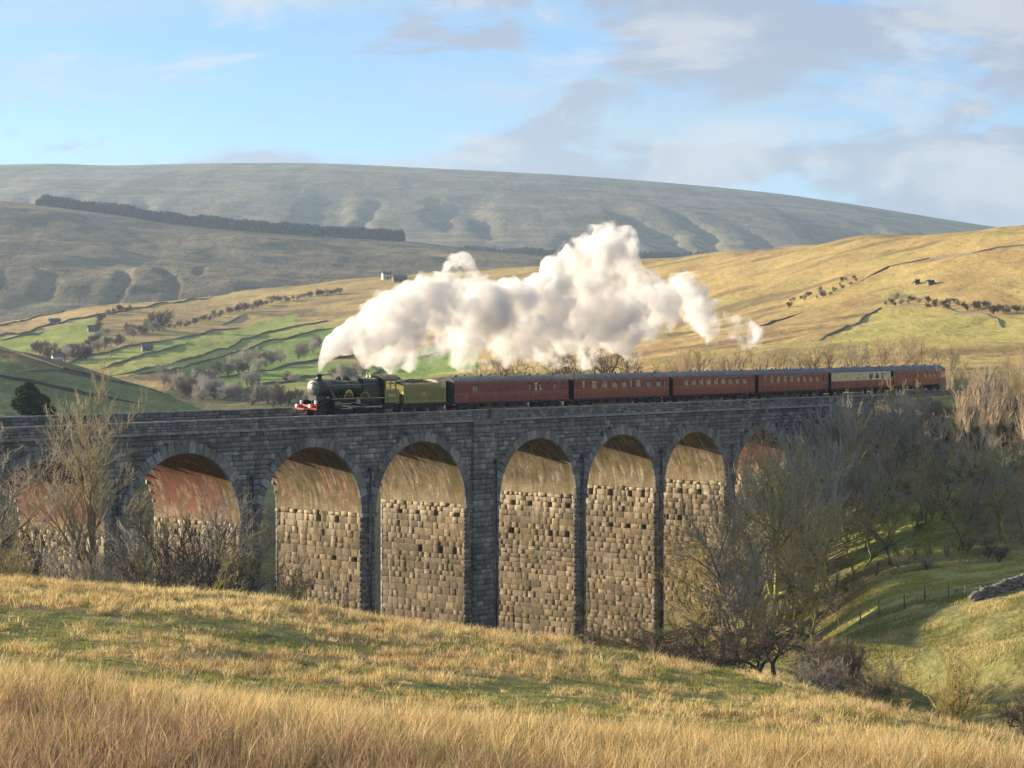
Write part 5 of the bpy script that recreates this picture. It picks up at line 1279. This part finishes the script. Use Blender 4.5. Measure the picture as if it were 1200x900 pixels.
M['barn'] = mat_stone('barn_stone', ((.18,.165,.14), (.25,.23,.19), (.32,.29,.24)), None); M['slate'] = mat_simple('slate', (.10, .10, .11), .7); M['render'] = mat_simple('white_render', (.5, .47, .41), .8)
M['dark'] = mat_simple('dark_opening', (.02, .02, .02), .8)
def barn(px, y, L_, W_, h, label, wall='barn', chim=0, y0=600.0, rz=.4, cat='barn', name='stone_barn'):
    L_ *= .72; W_ *= .72; h *= .75
    p = hit(px, y, y0 if px < 600 else 430.0); o = empty(name, (p[0], p[1], p[2]-.3), rz); tag(o, label, cat)
    b = MB(); r = W_*.38; b.raw([(-L_/2,-W_/2,-1.5),(L_/2,-W_/2,-1.5),(L_/2,W_/2,-1.5),(-L_/2,W_/2,-1.5),(-L_/2,-W_/2,h),(L_/2,-W_/2,h),(L_/2,W_/2,h),(-L_/2,W_/2,h),(-L_/2,0,h+r),(L_/2,0,h+r)],
        [(0,1,5,4),(2,3,7,6),(1,2,6,9,5),(3,0,4,8,7)]); b.build('wall', M[wall], o)
    b = MB(); e = .3
    for s in (-1, 1): b.raw([(-L_/2-e,s*(W_/2+e),h-e*.7),(L_/2+e,s*(W_/2+e),h-e*.7),(L_/2+e,0,h+r+.12),(-L_/2-e,0,h+r+.12),(-L_/2-e,s*(W_/2+e),h-e*.7-.15),(L_/2+e,s*(W_/2+e),h-e*.7-.15),(L_/2+e,0,h+r-.05),(-L_/2-e,0,h+r-.05)], [(0,1,2,3),(4,7,6,5),(0,4,5,1),(1,5,6,2),(3,2,6,7),(0,3,7,4)])
    rf = b.build('roof', M['slate'], o)
    for i in range(chim):
        b = MB(); x = (-1 if i == 0 else 1)*(L_/2-.5); b.box(x-.4, x+.4, -.4, .4, h+r-.3, h+r+1.4); b.build('chimney', M['barn'], rf)
    b = MB(); b.box(-.5, .5, -W_/2-.05, -W_/2+.05, -.2, 1.9); b.build('door', M['dark'], o)
    for x in (-L_*.3, L_*.3):
        b = MB(); b.box(x-.4, x+.4, -W_/2-.04, -W_/2+.06, 1.1, 2.1); b.build('window', M['dark'], o)
barn(453, 327, 9, 6, 5, 'pale farmhouse with chimneys on the skyline left of the steam', 'render', 2, cat='house', name='farmhouse')
barn(468, 330, 14, 6, 3.6, 'long low farm building right of the skyline farmhouse')
barn(108, 389, 7, 5, 3.2, 'small stone barn beside the dark clough on the left meadow')
barn(172, 412, 7, 5, 3.2, 'small stone barn in the middle of the pale meadow')
barn(67, 426, 6, 5, 4.5, 'tiny white house among trees at the foot of the left meadow', 'render', 1, cat='house', name='white_house')
barn(1090, 334, 3.6, 2.6, 1.6, 'small dark hut alone on the golden hillside')
barn(1074, 334, 2.6, 2.2, 1.1, 'ruined pale hut left of the dark hut on the golden hillside')
barn(64, 378, 9, 4, 2.0, 'low ruined barn on the gold slope at far left')

# conifer plantations on the fells
def plantation(name, top, Y, depth, n, h, label, seed, zf):
    q = np.random.default_rng(seed); px = q.uniform(top[0][0], top[-1][0], n); dY = q.uniform(0, depth, n); Yq = Y+dY
    base_y = pchip([p[0] for p in top], [p[1] for p in top], px)-dY*zf
    X = (px-600)/F*Yq; Z = fy(0, 0)+0-(base_y-HOR)*Yq/F-1.0; H_ = h*q.uniform(.8, 1.1, n)*(.85+.3*vnoise(px/14.0, px*0, seed))*np.clip((px-top[0][0])/20+.5, .5, 1); W_ = H_*q.uniform(.2, .3, n); K = 6; VV = []; FF = []
    lay = [(0.0, 1.0), (.42, .62), (.40, .8), (.72, .34), (.70, .5), (1.0, .02)]
    V = np.zeros((n, len(lay)*K, 3)); ph = q.uniform(0, 6.28, n)
    for j, (f, w) in enumerate(lay):
        for i in range(K):
            a = ph+2*math.pi*i/K; jt = q.uniform(.75, 1.25, n)
            V[:, j*K+i] = np.stack([X+np.cos(a)*W_*w*jt, Yq+np.sin(a)*W_*w*jt, Z+H_*f], 1)
    base_i = (np.arange(n)*len(lay)*K)[:, None]; F1 = []
    for j in range(len(lay)-1):
        for i in range(K): F1.append([j*K+i, j*K+(i+1) % K, (j+1)*K+(i+1) % K, (j+1)*K+i])
    Fc = (base_i[:, :, None]+np.array(F1)[None]).reshape(-1, 4)
    me = mesh_np(name, V.reshape(-1, 3), Fc, 4); set_float(me, 'tint', np.repeat(q.random(n), len(lay)*K))
    tag(add(name, me, M['conifer']), label, 'conifer wood', kind='stuff')
plantation('conifer_plantation', [(42,241),(70,244),(133,251),(200,262),(300,271),(400,278),(472,283)], 2900, 90, 4200, 13, 'long dark belt of conifers along the left fell skyline', 3, .03)
plantation('conifer_plantation', [(475,304),(600,306),(700,308),(830,312)], 3360, 120, 2000, 15, 'distant bluish conifer belt at the foot of the far fell', 6, .05)

# ------------------------------------------------------------------ near field wall and fence on the right
def near_wall():
    c = np.array(at(1170, 190)+(0,)); c[2] = float(G(c[0], c[1])); o = empty('dry_stone_wall', tuple(c)); tag(o, 'tumbled grey dry stone wall at the right edge above the green slope', 'stone wall')
    q = np.random.default_rng(8); VV = []; FF = []; TT = []; nb = 0
    a = np.array(at(1138, 188)); b = np.array(at(1260, 196)); L_ = np.linalg.norm(b-a)
    for i in range(900):
        f = q.random(); hmax = 1.0*np.interp(f, [0, .06, .2, 1], [.45, .8, 1, 1])*(0.8+.4*vnoise(f*14, 0, 5)); z = q.random()*hmax
        p = a+(b-a)*f; d = (b-a)/L_; n = np.array([-d[1], d[0]]); p = p+n*q.uniform(-.35, .35)*(1-.4*z/hmax); zz = float(G(p[0], p[1]))+z
        v, t = SU[q.integers(10)]; v = v.copy()-np.array([.5, .5, 0]); v = v*np.array([q.uniform(.25, .55), q.uniform(.12, .24), q.uniform(.1, .2)])
        an = q.uniform(-.3, .3)+math.atan2(d[1], d[0]); ca, sa = math.cos(an), math.sin(an)
        X_ = v[:, 0]; Zv = v[:, 1]; Yv = -v[:, 2]
        VV.append(np.stack([p[0]-c[0]+X_*ca-Yv*sa, p[1]-c[1]+X_*sa+Yv*ca, zz-c[2]+Zv+X_*q.uniform(-.2, .2)], 1)); FF.append(t+nb); TT.append(np.full(len(v), q.random())); nb += len(v)
    me = mesh_np('stones', np.concatenate(VV), np.concatenate(FF), 3); set_float(me, 'tint', np.concatenate(TT)); s = add('stones', me, M['coping'], o); s['kind'] = 'stuff'
near_wall()
M['timber'] = mat_simple('post_timber', (.15, .12, .085), .9)
def fence():
    pts = [(1008,718,196),(1030,711,197),(1060,704,198),(1084,698,199),(1112,693,197),(1132,689,194),(1150,683,190)]
    o = empty('wire_fence', (*at(1080, 197), 0)); tag(o, 'sparse post and wire fence along the field leading to the tumbled wall', 'fence'); ox, oy = at(1080, 197); tops = []
    for px, y, Y in pts:
        X_, Y_ = at(px, Y); z = float(G(X_, Y_)); b = MB(); h = tq.uniform(1.1, 1.5); b.cyl((X_-ox, Y_-oy, z-.3), (X_-ox+tq.uniform(-.08, .08), Y_-oy, z+h), .075, .06, n=6); b.build('post', M['timber'], o); tops.append((X_-ox, Y_-oy, z))
    for hh in (.5, .95):
        b = MB()
        for a, c in zip(tops[:-1], tops[1:]): b.cyl((a[0], a[1], a[2]+hh), (c[0], c[1], c[2]+hh), .012, n=4)
        b.build('wire', M['rail'], o)
fence()

# ------------------------------------------------------------------ grass
def mat_blade():
    t = NT('grass_blade'); c = t.attr('blade')
    d = t.n('ShaderNodeBsdfDiffuse'); t.put(d.inputs[0], c); tr = t.n('ShaderNodeBsdfTranslucent'); t.put(tr.inputs[0], t.mix(.25, c, (.75, .6, .25)))
    mx = t.n('ShaderNodeMixShader'); mx.inputs[0].default_value = .38; t.put(mx.inputs[1], d.outputs[0]); t.put(mx.inputs[2], tr.outputs[0])
    return t.done(mx.outputs[0])
M['blade'] = mat_blade()
def blades(name, X, Y, h, w, col, label, seed, lean=.35, wind=(.25, -.05), ox=0.0, oy=0.0):
    q = np.random.default_rng(seed); n = len(X); Z = G(X, Y)-.03
    a = q.uniform(0, 2*math.pi, n); sx = np.cos(a)*w/2; sy = np.sin(a)*w/2
    lx = (q.normal(0, lean, n)+wind[0]+ox)*h; ly = (q.normal(0, lean, n)+wind[1]+oy)*h
    P0 = np.stack([X, Y, Z], 1); S = np.stack([sx, sy, np.zeros(n)], 1)
    P1 = P0+np.stack([lx*.35, ly*.35, h*.6], 1); P2 = P0+np.stack([lx, ly, h*q.uniform(.85, 1.05, n)], 1)
    V = np.stack([P0-S, P0+S, P1-S*.7, P1+S*.7, P2], 1).reshape(-1, 3)
    b = (np.arange(n)*5)[:, None, None]; Fc = (b+np.array([[0, 1, 3], [0, 3, 2], [2, 3, 4]])[None]).reshape(-1, 3)
    me = mesh_np(name, V, Fc, 3); C = np.repeat(col[:, None, :], 5, 1); C[:, :2] *= .72; C[:, 4] *= 1.12
    set_col(me, 'blade', np.clip(C.reshape(-1, 3), 0, .95)); o = add(name, me, M['blade']); tag(o, label, 'grass', kind='stuff')
def scatter(n, y0, y1, seed, px0=-60, px1=1260):
    q = np.random.default_rng(seed); Y = np.sqrt(q.uniform(y0*y0, y1*y1, n)); px = q.uniform(px0, px1, n); return (px-600)/F*Y, Y, q
def tufts(nt, per, y0, y1, seed, rad):
    """blades gathered in tufts: returns blade roots, outward lean and a per-tuft index"""
    X, Y, q = scatter(nt, y0, y1, seed); k = np.clip(q.poisson(per, nt), 3, None); t = np.repeat(np.arange(nt), k)
    a = q.uniform(0, 6.283, len(t)); r = rad*np.sqrt(q.random(len(t)))*q.uniform(.6, 1.5, nt)[t]
    return X[t]+np.cos(a)*r, Y[t]+np.sin(a)*r, np.cos(a)*r/rad, np.sin(a)*r/rad, t, X, Y, q
# tall rushes in front
X, Y, ox, oy, t, TX, TY, q = tufts(8200, 32, 27.5, 53, 1, .16); n = len(X)
big = fbm(TX/3.5, TY/3.5, 3, 92); th = (.20+.78*q.random(len(TX))**1.7)*(.6+.8*big); h = th[t]*q.uniform(.55, 1.2, n); f = q.random((n, 1))
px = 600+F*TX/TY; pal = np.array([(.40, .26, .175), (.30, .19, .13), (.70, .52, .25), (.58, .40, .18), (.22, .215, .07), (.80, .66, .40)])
near = 1-sstep(38, 45, TY+(big-.5)*9+sstep(250, 1000, px)*5)  # browner towards the lower left: reed colour with the shade there painted in
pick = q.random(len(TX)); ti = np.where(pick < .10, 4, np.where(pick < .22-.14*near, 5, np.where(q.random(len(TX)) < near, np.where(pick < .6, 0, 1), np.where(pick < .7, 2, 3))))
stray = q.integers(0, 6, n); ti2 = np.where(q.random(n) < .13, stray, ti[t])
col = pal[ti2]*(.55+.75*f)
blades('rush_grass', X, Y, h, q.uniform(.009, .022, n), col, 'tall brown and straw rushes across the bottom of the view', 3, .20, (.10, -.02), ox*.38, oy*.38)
# tussocks on the mid slope
X, Y, ox, oy, t, TX, TY, q = tufts(17000, 20, 50, 112, 5, .20); n = len(X); f = q.random((n, 1))
pat = .4*fbm(TX/9, TY/9, 4, 21)+.6*fbm(TX/2.2, TY/2.2, 4, 22); px = 600+F*TX/TY
pat = pat+.09*sstep(580, 760, px)*(1-sstep(860, 980, px))*(1-sstep(84, 92, TY))-.05*sstep(86, 94, TY); green = sstep(.46, .60, pat)
th = (.10+.34*q.random(len(TX))**1.6)*(1-.55*green)*(.7+.6*fbm(TX/3, TY/3, 3, 107)); h = th[t]*q.uniform(.55, 1.25, n)
isg = q.random(len(TX)) < .06+green*.8; tone = sstep(.3, .7, fbm(TX/4, TY/4, 3, 103)); rus = q.random(len(TX)) < .09
base_c = np.array((.74, .58, .28))*tone[:, None]+np.array((.60, .44, .21))*(1-tone[:, None]); base_c = np.where(rus[:, None], np.array((.44, .25, .12)), base_c)
base_c = np.where(isg[:, None], np.array((.17, .215, .045)), base_c); base_c = base_c*(.75+.5*q.random((len(TX), 1)))
blades('moor_grass', X, Y, h, q.uniform(.013, .028, n), base_c[t]*(.65+.65*f), 'golden and green tussock grass on the middle slope', 7, .28, (.14, -.04), ox*.55, oy*.55)
# coarse tufts in the valley and on the right-hand slope
X, Y, q = scatter(260000, 112, 256, 9, 700, 1260)
px = 600+F*X/Y; cl = fbm(X/2.5, Y/2.5, 3, 111); ok = (q.random(len(X)) < sstep(.35, .6, cl)) & (px > np.interp(Y, [112, 180, 200, 256], [880, 760, 960, 980])); X, Y, cl = X[ok], Y[ok], cl[ok]; n = len(X); q = np.random.default_rng(10); f = q.random((n, 1))
st = sstep(.45, .62, fbm(X/6, Y/6, 4, 113))[:, None]
col = (np.array((.23, .24, .065))*(1-st)+np.array((.58, .47, .21))*st)*(.6+.7*f); col = np.where(((Y > 205) & (Y < 230))[:, None], np.array((.42, .38, .10))*(.7+.5*f), col)
blades('valley_grass', X, Y, .12+.3*q.random(n)*cl*1.6, q.uniform(.03, .07, n), col, 'rough green and straw grass on the right-hand valley side', 11, .4)

# ------------------------------------------------------------------ steam
PUFF = [(374,437,3.4),(375,433,4.0),(376,428,5.0),(379,421,6.5),(384,414,9),(392,405,14),(405,398,17),(420,392,20),(440,388,23),(450,375,22),(470,385,28),(480,362,24),(495,375,28),(505,352,21),(520,346,23),(531,332,18),(538,325,13),(525,375,32),(545,388,32),(550,352,23),(565,365,30),(575,392,28),(590,372,32),(600,350,16),(611,345,16),(610,392,28),(625,380,30),(640,360,26),(650,392,26),(660,370,28),(668,332,22),(680,312,25),(695,302,22),(708,291,19),(725,290,17),(735,302,18),(700,330,30),(720,345,33),(735,330,23),(745,350,26),(690,365,33),(700,392,28),(725,380,30),(745,385,22),(760,365,20),(771,355,16),(786,350,15),(801,347,15),(811,356,14),(812,338,9),(825,371,14),(836,385,14),(850,391,15),(865,393,14),(877,393,9),(790,374,12),(760,398,15),(740,410,13),(622,412,15),(570,416,14),(530,412,13),(660,414,11),(490,404,20),(455,406,17),(430,408,14),(588,340,9),(655,318,10),(742,318,12),(675,350,20),(585,408,14),(548,416,11),(640,408,12),(690,412,11)]
def steam_mesh(name, grow_, vox, amp, seed, drop=0.0, only=None):
    q = random.Random(seed); bm = bmesh.new()
    for i, (px, y, r) in enumerate(PUFF):
        if only and not only(px, y, r): continue
        m = m_of(px, 3.5); base_ = vpt(m, 3.5+np.interp(px, [376, 430, 600, 880], [0, 0, 4.5, 9])+(q.uniform(-.35, .35)*r/8 if r > 12 else 0))[0]
        Yd = base_[1]; X_ = (px-600)/F*Yd; z = fy(y, Yd); rr = r*Yd/F*grow_
        if q.random() < drop: continue
        bmesh.ops.create_icosphere(bm, subdivisions=3 if r > 8 else 2, radius=rr, matrix=Matrix.Translation((X_, Yd, z)) @ Matrix.Diagonal((1, 1.05, 1, 1)))
    me = bpy.data.meshes.new('tmp'); bm.to_mesh(me); bm.free(); ob = bpy.data.objects.new('tmp', me); COL.objects.link(ob)
    md = ob.modifiers.new('r', 'REMESH'); md.mode = 'VOXEL'; md.voxel_size = vox
    dg = bpy.context.evaluated_depsgraph_get(); m2 = bpy.data.meshes.new_from_object(ob.evaluated_get(dg)); bpy.data.objects.remove(ob)
    n = len(m2.vertices); co = np.zeros(n*3, np.float32); m2.vertices.foreach_get('co', co); co = co.reshape(-1, 3); no = np.zeros(n*3, np.float32); m2.vertices.foreach_get('normal', no); no = no.reshape(-1, 3)
    d = np.zeros(n)
    for i in range(n):
        v = Vector(co[i]); w = v+Vector((seed*9.1, 0, 0))
        a = 1-abs(mnoise.noise(w*.22))*2; b_ = 1-abs(mnoise.noise(w*.62))*2; c = 1-abs(mnoise.noise(w*1.4))*2; e = 1-abs(mnoise.noise(w*2.9))*2
        d[i] = .46*a+.40*b_+.26*c+.13*e-.45
    k = sstep(-32, -24, co[:, 0]*0+m_all(co)) if False else 1.0
    sc_ = amp*sstep(385, 450, 600+F*co[:, 0]/co[:, 1])+.05
    co = co+no*(d*sc_)[:, None]; m2.vertices.foreach_set('co', co.astype(np.float32).ravel()); m2.update(); m2.name = name
    ob = bpy.data.objects.new('tmp', m2); COL.objects.link(ob); md = ob.modifiers.new('r', 'REMESH'); md.mode = 'VOXEL'; md.voxel_size = vox*.9; sm = ob.modifiers.new('s', 'SMOOTH'); sm.iterations = 1; sm.factor = .3
    dg = bpy.context.evaluated_depsgraph_get(); m3 = bpy.data.meshes.new_from_object(ob.evaluated_get(dg)); bpy.data.objects.remove(ob); m3.name = name
    m3.polygons.foreach_set('use_smooth', np.ones(len(m3.polygons), bool)); m3.materials.clear(); return m3
def mat_steam(name, dens, a, b):
    t = NT(name); p = t.pos(); v = t.n('ShaderNodeVolumePrincipled'); v.inputs['Color'].default_value = (.955, .935, .912, 1); v.inputs['Anisotropy'].default_value = .15
    n = t.math('ADD', t.noise(p, .20, 5, .62, .6), t.math('MULTIPLY', t.math('SUBTRACT', t.noise(p, .62, 4, .6, .4), .5), .34)); sz = t.n('ShaderNodeSeparateXYZ'); t.put(sz.inputs[0], p)
    n = t.math('ADD', n, t.ramp(sz.outputs[2], 3.5, 11.0, -.06, .03))       # thinner where it trails low over the coaches
    n = t.math('ADD', n, t.ramp(sz.outputs[0], -19.5, -15.0, .22, 0.0)); n = t.math('ADD', n, t.ramp(sz.outputs[0], 8.0, 28.0, .01, -.06))
    t.put(v.inputs['Density'], t.math('MULTIPLY', t.ramp(n, a, b), dens))
    return t.done(None, v.outputs[0])
st = add('steam_plume', steam_mesh('steam_plume', 1.10, .33, 2.6, 1), mat_steam('steam_core', 1.15, .45, .66)); tag(st, 'billowing white steam trailing from the locomotive chimney over the carriages', 'steam', kind='stuff')

# ------------------------------------------------------------------ haze
b = MB(); b.box(-9600, 9600, -600, 7300, -48, 570)
t = NT('haze'); v = t.n('ShaderNodeVolumePrincipled'); v.inputs['Color'].default_value = (.58, .77, 1.0, 1); v.inputs['Density'].default_value = 6.5e-5; v.inputs['Anisotropy'].default_value = .3
hz = b.build('haze', t.done(None, v.outputs[0])); tag(hz, 'thin blue air over the valley and fells', 'haze', kind='stuff')
